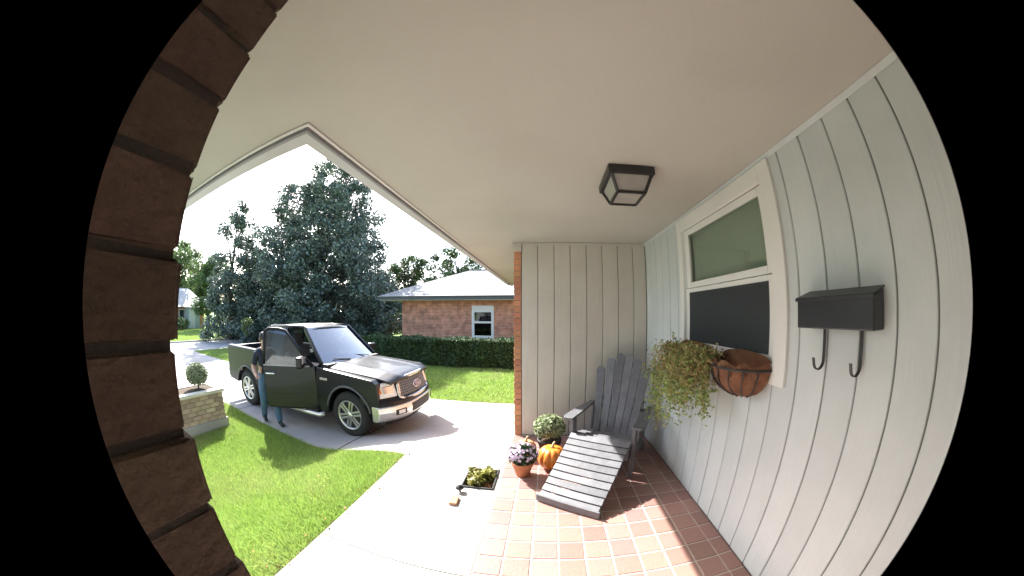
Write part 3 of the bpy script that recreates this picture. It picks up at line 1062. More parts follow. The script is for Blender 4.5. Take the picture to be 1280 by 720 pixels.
# ================================================================== hanging half baskets on the window
def basket(label, yc, half, zrim, drop, loc_group):
    t = thing('wall_basket', label, 'planter', (WX - 0.03, yc, zrim), group=loc_group)
    nphi, nz_ = 18, 8
    secs = []
    for i in range(nz_ + 1):
        f = i / nz_
        s_ = math.cos(f * math.pi / 2 * 0.95) ** 0.42
        ring = []
        for j in range(nphi + 1):
            ph = math.pi * j / nphi
            wob = 1 + .04 * math.sin(j * 2.3 + i * 1.1)
            ring.append((-0.215 * s_ * math.sin(ph) * wob - .002, -half * s_ * math.cos(ph), -drop * f))
        secs.append(ring)
    secs0 = [[(x * .93, y * .95, 0.012) for x, y, z in secs[0]]]
    put('liner', B().loft([[(x * .94, y * .96, z + .034 + .018 * math.sin(j * 1.7) + .01 * math.sin(j * 3.1)) for j, (x, y, z) in enumerate(secs[0])], [(x * 1.03, y * 1.02, z + .01) for x, y, z in secs[0]]] + secs[1:], closed=False, cap=False), M_coco, t, sm=True)
    # liner back standing up against the wall
    back = [(-0.004, -half * math.cos(math.pi * j / 14), .03 + .065 * math.sin(math.pi * j / 14) ** .7) for j in range(15)]
    back2 = [(-0.022, y, z) for x, y, z in back]
    bot = [(-0.004, y, -drop * .97 * max(0, 1 - (abs(y) / half) ** 2.4) ** .5) for x, y, z in back]
    bot2 = [(-0.022, y, z) for x, y, z in bot]
    put('liner_back', B().loft([back, back2, bot2, bot, back], closed=False, cap=False), M_coco, t, sm=True)
    put('soil', B().prism([(-0.20 * math.sin(math.pi * j / 12), -half * .9 * math.cos(math.pi * j / 12)) for j in range(13)], -.05, -.006, 'Z'), M_coco, t, .02)
    rim = [(-0.222 * math.sin(math.pi * j / 18), -half * 1.02 * math.cos(math.pi * j / 18), 0.0) for j in range(19)]
    put('rim', B().tube(rim, .009, 6), M_black, t)
    for j in range(1, 8):
        ph = math.pi * j / 8
        pts = []
        for i in range(9):
            f = i / 8
            s_ = math.cos(f * math.pi / 2 * 0.95) ** 0.42 * 1.04
            pts.append((-0.215 * s_ * math.sin(ph) - .003, -half * s_ * math.cos(ph + .10 * math.sin(f * 3)), -drop * 1.01 * f))
        put('wire', B().tube(pts, .006, 5), M_black, t)
    return t


bk1 = basket('empty half round coco basket hanging nearer the mailbox', 1.60, .262, 1.335, .195, 'coco baskets under the window')
bk2 = basket('half round coco basket overgrown with the trailing plant', 2.33, .285, 1.335, .20, 'coco baskets under the window')
# trailing plant
tp_ = thing('trailing_plant', 'yellow green vine spilling out of the far window basket', 'plant', (WX - .16, 2.27, 1.33))
stems = B()
dry, grn = [], []
for q in range(92):
    y0 = random.uniform(-.50, .24)
    x0_ = random.uniform(-.08, .06)
    out = random.uniform(.05, .22)
    ln = random.uniform(.25, .92) * (1.0 if y0 > -.08 else .55)
    sway = random.uniform(-.02, .26) if y0 > -.05 else random.uniform(-.10, .1)
    pts = []
    rise = random.uniform(.02, .12)
    for s_ in range(12):
        f = s_ / 11
        pts.append(Vector((x0_ - out * math.sin(min(f * 2.2, 1.57)), y0 + sway * f, rise * math.sin(min(f * 4, math.pi)) - ln * max(0, f - .18) ** 1.15 + random.uniform(-.01, .01))))
    stems.tube(pts, [.0028 - .0018 * s_ / 11 for s_ in range(12)], 4)
    for s_ in range(1, 12):
        for e_ in range(8):
            p = pts[s_] + Vector((random.gauss(0, .026), random.gauss(0, .026), random.gauss(0, .022)))
            (dry if (p.z > -.16 and random.random() < .62) or random.random() < .12 else grn).append(p)
for q in range(5):                      # upright sprigs
    y0 = (-.02, .05, .20, -.22, .12)[q]
    hh = (.13, .10, .20, .12, .16)[q]
    pts = [Vector((-.02, y0, 0)), Vector((-.03, y0 + .01, hh * .6)), Vector((-.05, y0 + .03, hh))]
    stems.tube(pts, [.0025, .002, .001], 4)
    for s_ in range(9):
        p = pts[0].lerp(pts[2], .3 + .7 * s_ / 8) + Vector((random.gauss(0, .01), random.gauss(0, .014), 0))
        grn.append(p)
put('stems', stems, M_vinedry, tp_)
V, Fq = leaves(np.array(grn), .028, 1.6, seed=21)
o = put('foliage', np_mesh('foliage', V, Fq), M_vine, tp_)
o['kind'] = 'stuff'
V, Fq = leaves(np.array(dry), .025, 1.7, seed=22)
o = put('dry_foliage', np_mesh('dry_foliage', V, Fq), M_vinedry, tp_)
o['kind'] = 'stuff'

# ================================================================== pickup truck
TK = thing('pickup_truck', 'dark pickup truck parked in the driveway with its passenger door open', 'pickup truck', (-3.11, 4.58, GZ + 0.012))
HW = 0.92
WR = 0.385
RX = -3.12


def arch(cx, r, n=12):
    return [(cx + r * math.cos(math.pi * q / n), 0.40 + r * math.sin(math.pi * q / n)) for q in range(n + 1)]


def fx(y):
    return 0.86 - 0.30 * (abs(y) / HW) ** 2.4


def side_panel(poly, s_, y_in=0.60, tumble=0.0):
    """outer skin with slight crown: three lofted copies of the outline"""
    yo = HW
    lv = [(y_in, 0.0), (yo - .035, 0.0), (yo - .008, .012), (yo, .035)]
    secs = []
    cx = sum(p[0] for p in poly) / len(poly)
    cz = sum(p[1] for p in poly) / len(poly)
    for y, ins in lv:
        q = []
        for a, z in poly:
            # inset towards the centre for a rounded edge
            dz = cz - z
            q.append((a + (ins * (1 if a < cx else -1) if abs(a - cx) > 9 else 0), s_ * y, z + (ins * .8 * (1 if dz > 0 else -1) if abs(dz) > .30 else 0)))
        secs.append(q)
    return B().loft(secs)


fend = [(-0.66, .33), (-0.66, 1.12), (-0.45, 1.105), (0.1, 1.06), (0.52, 1.015), (0.60, .96), (0.62, .70), (0.60, .56), (0.50, .45)] + [(p[0], p[1]) for p in arch(0, .455)][1:-1] + [(-0.47, .36)]
bedp = [(-2.36, .36), (-2.36, 1.25), (-3.97, 1.27), (-4.02, 1.22), (-4.02, .55), (-3.97, .50), (-3.62, .46)] + [(p[0], p[1]) for p in arch(RX, .455)][0:0]
bedp = [(-2.36, .36), (-2.36, 1.25), (-3.97, 1.27), (-4.02, 1.20), (-4.02, .56), (-3.90, .50), (RX - .47, .46)] + list(reversed([(p[0], p[1]) for p in arch(RX, .455)]))[1:-1] + [(RX + .47, .36)]
fend = [(-0.66, .33), (-0.66, 1.12), (-0.45, 1.105), (0.1, 1.06), (0.52, 1.015), (0.60, .96), (0.62, .70), (0.60, .56), (0.49, .44)] + [(p[0], p[1]) for p in arch(0, .455)][1:-1] + [(-0.47, .36)]
for s_ in (-1, 1):
    put('fender', side_panel(fend, s_), M_paint, TK, .012)
    put('bed_side', side_panel(bedp, s_, .80), M_paint, TK, .012)
    # arch lips
    for cx_ in (0, RX):
        put('wheel_arch', B().tube([(cx_ + .468 * math.cos(math.pi * q / 16), s_ * (HW + .002), .40 + .468 * math.sin(math.pi * q / 16)) for q in range(1, 16)], .020, 6), M_grille, TK, sm=True)
# cab lower body with door recess
cl = put('cab_body', B().loft([[(x, -HW + .045, .34), (x, -HW + .004, .45), (x, -HW, .80), (x, -HW + .03, 1.13), (x, -HW + .09, 1.17), (x, HW - .09, 1.17), (x, HW - .03, 1.13), (x, HW, .80), (x, HW - .004, .45), (x, HW - .045, .34)] for x in (-0.664, -1.2, -1.8, -2.345)]), M_paint, TK)
cut(cl, B().box((-1.72, -1.2, .47), (-0.78, .80, 1.30)))
for q in cl.data.polygons:
    q.use_smooth = False
put('door_seam', B().box((-1.735, HW - .005, .42), (-1.725, HW + .0015, 1.14)), M_plastic, TK)
put('door_seam', B().box((-.705, HW - .005, .42), (-.695, HW + .0015, 1.14)), M_plastic, TK)
put('floor', B().box((-2.3, -.80, .40), (-.6, .80, .468)), M_plastic, TK)
put('dashboard', B().box((-0.80, -.80, .85), (-.45, .80, 1.16)), M_plastic, TK, .03)
for s_ in (-1, 1):
    st_ = put('seat', B().box((-1.55, s_ * .42 - .27, .60), (-1.02, s_ * .42 + .27, .80)), M_seat, TK, .05)
    put('seat_back', B().bar((-1.55, s_ * .42, .74), (-1.68, s_ * .42, 1.38), 0.16, .50, up=(0, 1, 0)), M_seat, st_, .05)
    put('headrest', B().bar((-1.69, s_ * .42, 1.40), (-1.72, s_ * .42, 1.60), 0.10, .26, up=(0, 1, 0)), M_seat, st_, .04)
sw_ = B()
cw_ = Vector((-.92, .42, 1.14))
ring = []
for q in range(25):
    an = 2 * math.pi * q / 24
    ring.append(cw_ + Vector((.35 * .19 * math.sin(an), .19 * math.cos(an), .9 * .19 * math.sin(an))))
put('steering_wheel', B().tube(ring, .014, 6), M_plastic, TK, sm=True)
# engine bay filler, hood
put('engine_bay', B().box((-0.66, -.60, .40), (0.50, .60, .96)), M_plastic, TK)
hs_ = np.array(((-0.72, 1.17, 1.135, .80), (-0.45, 1.165, 1.118, .80), (-0.1, 1.145, 1.09, .79), (0.3, 1.11, 1.055, .775), (0.52, 1.083, 1.03, .765), (0.66, 1.052, 1.00, .745), (0.715, 1.028, .985, .735), (0.745, .995, .965, .72)))
secs = []
for x in np.concatenate([np.linspace(-.72, .5, 16), np.linspace(.53, .745, 10)]):
    zc_, ze, hw_ = (float(np.interp(x, hs_[:, 0], hs_[:, k_])) for k_ in (1, 2, 3))
    top, bot = [], []
    for q in range(31):
        t_ = q / 15 - 1
        a = abs(t_)
        rdg = math.exp(-((a - .62) / .10) ** 2) * .014
        zz = ze + (zc_ - ze) * (1 - a ** 2.5) + rdg
        xo = x + (.085 * (1 - a * a) * ((x - .1) / .645) ** 2 if x > .1 else 0)
        top.append((xo, hw_ * t_, zz))
        bot.append((xo, hw_ * t_, zz - .035))
    secs.append(top + bot[::-1])
hood_me = B().loft(secs).mesh('hood')
bmh = bmesh.new()
bmh.from_mesh(hood_me)
for f_ in bmh.faces:
    f_.smooth = True
for e_ in bmh.edges:
    if len(e_.link_faces) == 2 and e_.calc_face_angle() > .6:
        e_.smooth = False
bmh.to_mesh(hood_me)
bmh.free()
put('hood', hood_me, M_paint, TK)
# nose: swept strips
def sweep(y0, y1, prof, n=14, f=fx):
    secs = []
    for q in range(n + 1):
        y = y0 + (y1 - y0) * q / n
        secs.append([(f(y) + dx, y, z) for dx, z in prof])
    return B().loft(secs)


put('nose_panel', sweep(-.90, .90, [(-.32, .60), (-.02, .60), (-.005, .66), (-.02, .74), (-.10, .985), (-.32, .99)]), M_paint, TK, .01)
bp_f = lambda y: 0.93 - 0.34 * (abs(y) / .95) ** 3.0
bmp = put('front_bumper', sweep(-.93, .93, [(-.12, .36), (-.03, .36), (.0, .40), (.012, .50), (.0, .585), (-.03, .605), (-.12, .605)], 22, bp_f), M_chrome, TK, .006)
put('bumper_cover', sweep(-.91, .91, [(-.10, .606), (-.005, .606), (-.02, .66), (-.06, .70), (-.12, .70)], 20, bp_f), M_paint, TK, .006)
put('air_dam', sweep(-.80, .80, [(-.20, .27), (-.12, .27), (-.06, .358), (-.20, .358)], 12, bp_f), M_plastic, TK, .006)
put('bumper_intake', sweep(-.34, .34, [(-.01, .42), (.016, .42), (.018, .56), (-.01, .56)], 8, bp_f), M_plastic, bmp, .004)
for s_ in (-1, 1):
    fl_ = put('fog_lamp', sweep(s_ * .50, s_ * .70, [(-.01, .44), (.018, .44), (.018, .53), (-.01, .53)], 5, bp_f), M_plastic, bmp, .004)
    put('lens', sweep(s_ * .54, s_ * .66, [(.0, .455), (.022, .455), (.022, .515), (.0, .515)], 4, bp_f), M_lampclear, fl_, .004)
# grille with chrome surround, mesh bars and an oval badge
gf = lambda y: fx(y) + .012
gr = put('grille', sweep(-.50, .50, [(-.06, .69), (-.005, .69), (-.075, .965), (-.13, .965)], 10, gf), M_grille, TK)
sur = []
for yy, zz in ((-.50, .955), (-.53, .70), (-.44, .655), (0, .645), (.44, .655), (.53, .70), (.50, .955), (.40, .985), (0, .992), (-.40, .985), (-.50, .955)):
    sur.append((yy, zz))
spts = []
for q in range(len(sur) - 1):
    for e_ in range(4):
        f = e_ / 4
        yy = sur[q][0] * (1 - f) + sur[q + 1][0] * f
        zz = sur[q][1] * (1 - f) + sur[q + 1][1] * f
        spts.append((gf(yy) + .012 - (zz - .66) * .26, yy, zz))
spts.append(spts[0])
put('grille_surround', B().tube(spts, .034, 8), M_chrome, gr, sm=True)
mb_ = B()
for q in range(1, 7):
    z = .69 + .275 * q / 7
    mb_.tube([(gf(y) + .004 - (z - .69) * .255, y, z) for y in np.linspace(-.49, .49, 9)], .006, 4)
for q in range(1, 20):
    y = -.50 + q * .05
    mb_.tube([(gf(y) + .004 - (z - .69) * .255, y, z) for z in (.69, .83, .965)], .005, 4)
put('mesh_bars', mb_, M_chrome if False else M_silver, gr)
ov = [(gf(0) + .030 - .13 * .255 - (.062 * math.sin(a)) * .255, .15 * math.cos(a), .825 + .062 * math.sin(a)) for a in np.linspace(0, 2 * math.pi, 28, endpoint=False)]
em = put('emblem', B().loft([[(x - .02, y, z) for x, y, z in ov], ov]), M_chrome, gr, .004)
ov2 = [(x + .004, y * .88, .825 + (z - .825) * .82) for x, y, z in ov]
em2 = put('emblem_field', B().loft([[(x - .01, y, z) for x, y, z in ov2], ov2]), M_blue, em)
fc = bpy.data.curves.new('emblem_script', 'FONT')
fc.body = 'Ford'
fc.size = .105
fc.shear = .3
fc.extrude = .002
fc.align_x = 'CENTER'
fc.align_y = 'CENTER'
fc.materials.append(M_chrome)
ft = bpy.data.objects.new('emblem_script_curve', fc)
col.objects.link(ft)
bpy.context.view_layer.update()
fm = bpy.data.meshes.new_from_object(ft.evaluated_get(bpy.context.evaluated_depsgraph_get()))
bpy.data.objects.remove(ft, do_unlink=True)
fo = bpy.data.objects.new('emblem_script', fm)
fo['kind'] = 'stuff'
col.objects.link(fo)
fo.parent = em
fo.location = (gf(0) + .041 - .13 * .255, 0, .825)
fo.rotation_euler = (math.radians(90) - .25, 0, math.radians(90))
# head lamps
for s_ in (-1, 1):
    hl = put('headlight', sweep(s_ * .565, s_ * .895, [(-.16, .725), (.012, .725), (-.055, .955), (-.20, .955)], 8, fx), M_lampclear, TK, .012)
    put('reflector', sweep(s_ * .62, s_ * .80, [(-.02, .78), (.006, .78), (-.030, .90), (-.06, .90)], 5, fx), M_chrome, hl, .008)
    put('turn_lamp', sweep(s_ * .815, s_ * .912, [(-.14, .80), (.008, .80), (-.035, .925), (-.14, .925)], 5, fx), M_amber, hl, .006)
# greenhouse
ZB, ZR = 1.165, 1.745
A0, A1 = Vector((-0.60, .835, ZB)), Vector((-1.20, .665, ZR))
Bp0, Bp1 = Vector((-1.74, .85, ZB)), Vector((-1.72, .675, ZR))
C0, C1 = Vector((-2.345, .835, ZB)), Vector((-2.25, .665, ZR))


def mir(v, s_):
    return Vector((v.x, v.y * s_, v.z))


for s_ in (-1, 1):
    put('pillar', B().bar(mir(A0, s_), mir(A1, s_), .075, .05, up=(0, 1, .2)), M_paint, TK, .012)
    put('pillar', B().bar(mir(Bp0, s_), mir(Bp1, s_), .09, .045, up=(0, 1, .2)), M_paint, TK, .012)
    put('pillar', B().bar(mir(C0, s_), mir(C1, s_), .13, .06, up=(0, 1, .2)), M_paint, TK, .015)
    put('roof_rail', B().tube([mir(A1, s_), mir(Bp1, s_) + Vector((0, 0, .008)), mir(C1, s_)], .034, 8), M_paint, TK, sm=True)
    e0, e1 = (mir(Bp0, s_), mir(Bp1, s_)), (mir(C0, s_), mir(C1, s_))
    put('rear_quarter_window', B().add([e0[0], e1[0], e1[1], e0[1]], [(0, 1, 2, 3)]), G_truck, TK)
put('side_window', B().add([mir(A0, 1), mir(Bp0, 1), mir(Bp1, 1), mir(A1, 1)], [(0, 1, 2, 3)]), G_truck, TK)
rf = []
for x, hw_, zc_ in ((-1.14, .60, 1.735), (-1.22, .665, 1.772), (-1.5, .68, 1.798), (-1.9, .68, 1.796), (-2.2, .665, 1.776), (-2.30, .62, 1.735)):
    top = [(x - (.07 * (1 - (q / 5 - 1) ** 2) * (-1) if x > -1.3 else 0), hw_ * (q / 5 - 1), zc_ - .035 * abs(q / 5 - 1) ** 2.2) for q in range(11)]
    rf.append(top + [(a, b_, c_ - .035) for a, b_, c_ in reversed(top)])
put('roof', B().loft(rf), M_paint, TK, sm=True)
# windscreen, curved
ws = []
for f in (0, .33, .66, 1):
    l = A0.lerp(A1, f)
    ws.append([(l.x + .13 * (1 - (q / 6 - 1) ** 2) * (1 - .25 * f), l.y * (q / 6 - 1) * .985, l.z) for q in range(13)])
put('windscreen', B().loft(ws, closed=False, cap=False), G_screenfront, TK, sm=True)
for yy in (-.15, .45):
    put('wiper', B().bar((-.475, yy, 1.185), (-.56, yy - .40, 1.235), .02, .012), M_plastic, TK)
put('rear_window', B().add([(C0.x, -.78, ZB), (C0.x, .78, ZB), (C1.x, .64, ZR), (C1.x, -.64, ZR)], [(0, 1, 2, 3)]), G_truck, TK)
put('cowl', B().box((-.70, -.82, 1.10), (-.46, .82, 1.162)), M_plastic, TK, .01)
# bed
bd = put('cargo_bed', B().box((-3.98, -.80, .66), (-2.38, .80, .70)).box((-2.42, -.80, .70), (-2.362, .80, 1.22)), M_paint, TK)
put('bed_liner', B().box((-3.97, -.797, .701), (-2.425, -.78, 1.23)).box((-3.97, .78, .701), (-2.425, .797, 1.23)).box((-3.97, -.78, .7015), (-2.43, .78, .712)), M_plastic, bd)
tg = put('tailgate', B().box((-4.025, -.795, .62), (-3.985, .795, 1.235)), M_paint, TK, .012)
put('handle', B().box((-4.035, -.09, 1.05), (-4.026, .09, 1.12)), M_plastic, tg, .003)
put('rear_bumper', B().box((-4.16, -.88, .46), (-4.03, .88, .60)), M_chrome, TK, .02)
for s_ in (-1, 1):
    put('tail_light', B().box((-4.035, s_ * .845 - .065, .80), (-3.99, s_ * .845 + .065, 1.16)), M_red, TK, .01)
    put('running_board', B().tube([(-2.28, s_ * .955, .335), (-2.2, s_ * 1.0, .315), (-.62, s_ * 1.0, .315), (-.54, s_ * .955, .335)], .042, 8), M_chrome, TK, sm=True)
    for xx in (-.75, -2.1):
        put('step_bracket', B().box((xx - .02, min(s_ * .6, s_ * .98), .30), (xx + .02, max(s_ * .6, s_ * .98), .33)), M_black, TK)
put('chassis', B().box((-3.9, -.50, .34), (.55, -.38, .46)).box((-3.9, .38, .34), (.55, .50, .46)).tube([(0, -.7, .385), (0, .7, .385)], .05, 8).tube([(RX, -.7, .385), (RX, .7, .385)], .06, 8), M_plastic, TK)
for s_ in (-1, 1):
    put('wheel_well', B().box((-.60, s_ * .59 - .01, .42), (.52, s_ * .59 + .01, .98)), M_plastic, TK)
# far-side mirror
mr_ = put('mirror', B().box((-.86, HW + .03, 1.17), (-.74, HW + .23, 1.36)), M_paint, TK, .03)
put('mirror_arm', B().bar((-.80, HW - .06, 1.20), (-.80, HW + .06, 1.22), .05, .03), M_plastic, mr_)
put('fender_badge', B().box((-.60, -HW - .006, .915), (-.42, -HW + .003, .955)), M_chrome, TK, .003)


def wheel(x, s_):
    t = put('wheel', B().lathe([(.10, -.10), (.235, -.10), (.245, -.118), (.33, -.128), (.368, -.105), (WR, -.07), (WR, .07), (.368, .105), (.33, .128), (.245, .118), (.235, .10), (.10, .10)], 40, 'Y', (0, 0, 0)), M_rubber, TK, sm=True)
    t.location = (x, s_ * .79, WR)
    oy = s_ * .10
    put('rim', B().lathe([(.238, oy * 1.18), (.250, oy * 1.22), (.243, oy * 1.24), (.222, oy * 1.1), (.215, oy * .3), (.0, oy * .3)], 40, 'Y'), M_alloy, t, sm=True)
    for q in range(6):
        an = 2 * math.pi * q / 6 + .26
        c_, s2 = math.cos(an), math.sin(an)
        c2, s3 = -s2, c_
        pl = [(.05, -.040), (.225, -.048), (.225, -.012), (.05, -.010)]
        for sg in (1, -1):
            secs = []
            for yy in (oy * .75, oy * 1.16):
                secs.append([(r_ * c_ + sg * tt * c2, yy, r_ * s2 + sg * tt * s3) for r_, tt in pl])
            put('spoke', B().loft(secs), M_alloy, t, .004)
    put('hub_cap', B().lathe([(.062, oy * .8), (.062, oy * 1.18), (.050, oy * 1.26), (0, oy * 1.28)], 20, 'Y'), M_alloy, t, sm=True)
    put('brake_disc', B().lathe([(.0, oy * .35), (.16, oy * .35), (.16, oy * .45), (0, oy * .45)], 24, 'Y'), M_plastic, t)


for x in (0, RX):
    for s_ in (-1, 1):
        wheel(x, s_)
put('spare_wheel', B().lathe([(.12, -.1), (.34, -.1), (.36, 0), (.34, .1), (.12, .1)], 20), M_rubber, TK).location = (-3.55, 0, .46)
# open passenger door: built closed, then swung about its hinge
dr = bpy.data.objects.new('door', None)
dpoly = [(0.0, .42), (0.0, 1.13), (-1.03, 1.135), (-1.04, .44), (-.98, .38), (-.06, .36)]
dsecs = [[(a, .085, z) for a, z in dpoly], [(a, .02, z) for a, z in dpoly], [(a * .995 - .003, .0, z if .5 < z < 1.05 else z + (.02 if z < .5 else -.015)) for a, z in dpoly]]
dmesh = B().loft(dsecs)
dr = put('door', dmesh, M_paint, TK, .012)
dr.location = (-.70, -HW, 0)
dr.rotation_euler = (0, 0, math.radians(30))
# window frame
wf = [(-.05, .04, 1.12), (-.50, .10, 1.62), (-.58, .135, 1.70), (-.72, .15, 1.735), (-.95, .15, 1.735), (-1.03, .145, 1.70), (-1.035, .04, 1.12)]
put('window_frame', B().tube(wf, .030, 8), M_paint, dr, sm=True)
put('window_pane', B().add(wf, [tuple(range(7))]), G_door, dr)
put('door_handle', B().tube([(-.78, -.012, .985), (-.80, -.04, .99), (-.96, -.04, .99), (-.98, -.012, .985)], .016, 6), M_chrome, dr, sm=True)
put('belt_moulding', B().bar((-.10, -.004, 1.125), (-1.02, -.004, 1.13), .014, .022), M_silver, dr)
mm = put('mirror', B().box((-.28, -.26, 1.12), (-.16, -.045, 1.31)), M_paint, dr, .03)
put('mirror_cap', B().box((-.155, -.25, 1.20), (-.148, -.055, 1.30)), M_chrome, mm, .01)
put('mirror_arm', B().bar((-.20, .03, 1.16), (-.20, -.06, 1.17), .05, .03), M_plastic, mm)
put('side_moulding', B().bar((-.02, -.004, .62), (-1.03, -.004, .62), .012, .05), M_paint, dr)
put('door_trim', B().box((-1.0, .086, .42), (-.06, .115, 1.08)), M_plastic, dr, .02)

# ================================================================== person
PX, PY = -4.91, 3.33
pr = thing('person', 'person in navy shirt and jeans walking beside the open truck door', 'person', (PX, PY, float(hgt(PX, PY)) + .0), -.35)
pr.scale = (.96, .96, .95)
# local: facing +X; left side = +Y
J = {
    'pelvis': ((0, 0, .93), .140, 1), 'waist': ((0.0, 0, 1.05), .150, 0), 'chest': ((0.02, 0, 1.26), .165, 0), 'upch': ((0.03, 0, 1.40), .115, 0), 'neck': ((0.045, 0, 1.485), .055, 3),
    'hd0': ((0.065, 0, 1.555), .075, 3), 'hd1': ((0.07, 0, 1.64), .095, 3), 'hd2': ((0.06, 0, 1.72), .07, 3),
    'lhip': ((0, .09, .90), .115, 1), 'lknee': ((.20, .10, .50), .088, 1), 'lank': ((.24, .10, .10), .068, 1), 'lheel': ((.22, .10, .050), .050, 2), 'ltoe': ((.42, .11, .040), .042, 2),
    'rhip': ((0, -.09, .90), .115, 1), 'rknee': ((-.02, -.10, .50), .088, 1), 'rank': ((-.20, -.10, .13), .068, 1), 'rheel': ((-.23, -.10, .080), .050, 2), 'rtoe': ((-.06, -.11, .040), .042, 2),
    'lsh': ((.02, .175, 1.40), .080, 0), 'lel': ((.02, .235, 1.13), .062, 0), 'lwr': ((.24, .20, 1.06), .038, 3), 'lpalm': ((.31, .19, 1.05), .030, 3),
    'rsh': ((.02, -.175, 1.40), .080, 0), 'rel': ((-.02, -.245, 1.13), .062, 0), 'rwr': ((.20, -.26, 1.02), .038, 3), 'rpalm': ((.27, -.255, 1.01), .030, 3),
}
Ed = [('pelvis', 'waist'), ('waist', 'chest'), ('chest', 'upch'), ('upch', 'neck'), ('neck', 'hd0'), ('hd0', 'hd1'), ('hd1', 'hd2'),
      ('pelvis', 'lhip'), ('lhip', 'lknee'), ('lknee', 'lank'), ('lank', 'lheel'), ('lheel', 'ltoe'), ('pelvis', 'rhip'), ('rhip', 'rknee'), ('rknee', 'rank'), ('rank', 'rheel'), ('rheel', 'rtoe'),
      ('upch', 'lsh'), ('lsh', 'lel'), ('lel', 'lwr'), ('lwr', 'lpalm'), ('upch', 'rsh'), ('rsh', 'rel'), ('rel', 'rwr'), ('rwr', 'rpalm')]
for sd, s_ in (('l', 1), ('r', -1)):
    P0 = Vector(J[sd + 'palm'][0])
    for q, (dy, ln) in enumerate(((-.030, .062), (-.010, .072), (.010, .068), (.028, .054))):
        J[f'{sd}f{q}a'] = (tuple(P0 + Vector((.035, dy * s_ * -1, -.004))), .010, 3)
        J[f'{sd}f{q}b'] = (tuple(P0 + Vector((.035 + ln * .6, dy * s_ * -1.15, -.014))), .009, 3)
        J[f'{sd}f{q}c'] = (tuple(P0 + Vector((.035 + ln * .85, dy * s_ * -1.15, -.040))), .008, 3)
        Ed += [(sd + 'palm', f'{sd}f{q}a'), (f'{sd}f{q}a', f'{sd}f{q}b'), (f'{sd}f{q}b', f'{sd}f{q}c')]
    J[sd + 'ta'] = (tuple(P0 + Vector((-.01, -s_ * .035, .0))), .011, 3)
    J[sd + 'tb'] = (tuple(P0 + Vector((.035, -s_ * .058, -.006))), .009, 3)
    Ed += [(sd + 'palm', sd + 'ta'), (sd + 'ta', sd + 'tb')]
keys = list(J)
me = bpy.data.meshes.new('body')
me.from_pydata([J[k][0] for k in keys], [(keys.index(a), keys.index(b_)) for a, b_ in Ed], [])
bo_ = bpy.data.objects.new('body', me)
col.objects.link(bo_)
md = bo_.modifiers.new('skin', 'SKIN')
for k_, kname in enumerate(keys):
    sv = me.skin_vertices[0].data[k_]
    r_ = J[kname][1]
    sv.radius = (r_, r_ * (1.22 if kname in ('chest', 'upch', 'waist', 'pelvis') else 1.0))
    sv.use_root = (kname == 'pelvis')
    if kname in ('chest', 'waist', 'pelvis'):
        sv.radius = (r_ * 1.18, r_ * .86)
ss = bo_.modifiers.new('sub', 'SUBSURF')
ss.levels = ss.render_levels = 2
bpy.context.view_layer.update()
apply_mods(bo_)
bo_.data.materials.clear()
for m_ in (M_navy, M_jeans, M_shoe, M_skin):
    bo_.data.materials.append(m_)
JP = [(Vector(J[a][0]), Vector(J[b_][0]), J[b_][2], J[a][2], b_) for a, b_ in Ed]
for p_ in bo_.data.polygons:
    c = p_.center
    best, bi = 9, 0
    for a, b_, m1, m0, nm in JP:
        dl = b_ - a
        t_ = max(0, min(1, (c - a).dot(dl) / dl.length_squared))
        dist = (a + dl * t_ - c).length
        if dist < best:
            best = dist
            bi = (m1 if t_ > .35 else m0) if nm not in ('lwr', 'rwr') else 3
            if nm in ('lel', 'rel') and t_ > .82:
                bi = 3
    p_.material_index = bi
    p_.use_smooth = True
bo_.parent = pr
put('hair', B().lathe([(0, .125), (.05, .118), (.088, .085), (.104, .03), (.100, -.02), (.08, -.06), (.06, -.02), (0, .02)], 18, 'Z', (.045, 0, 1.655)), M_hair, pr, sm=True)
hd_ = put('face', B().add([(.155, 0, 1.66), (.182, 0, 1.625), (.160, .016, 1.622), (.160, -.016, 1.622)], [(0, 1, 2), (0, 3, 1), (1, 3, 2)]), M_skin, pr)
for s_ in (-1, 1):
    put('eye', B().lathe([(0, -.009), (.007, -.006), (.009, 0), (.007, .006), (0, .009)], 8, 'Z', (.152, s_ * .032, 1.658)), M_hair, pr)
    put('ear', B().lathe([(0, -.028), (.012, -.02), (.014, 0), (.012, .02), (0, .028)], 8, 'Z', (.06, s_ * .096, 1.64)), M_skin, pr)

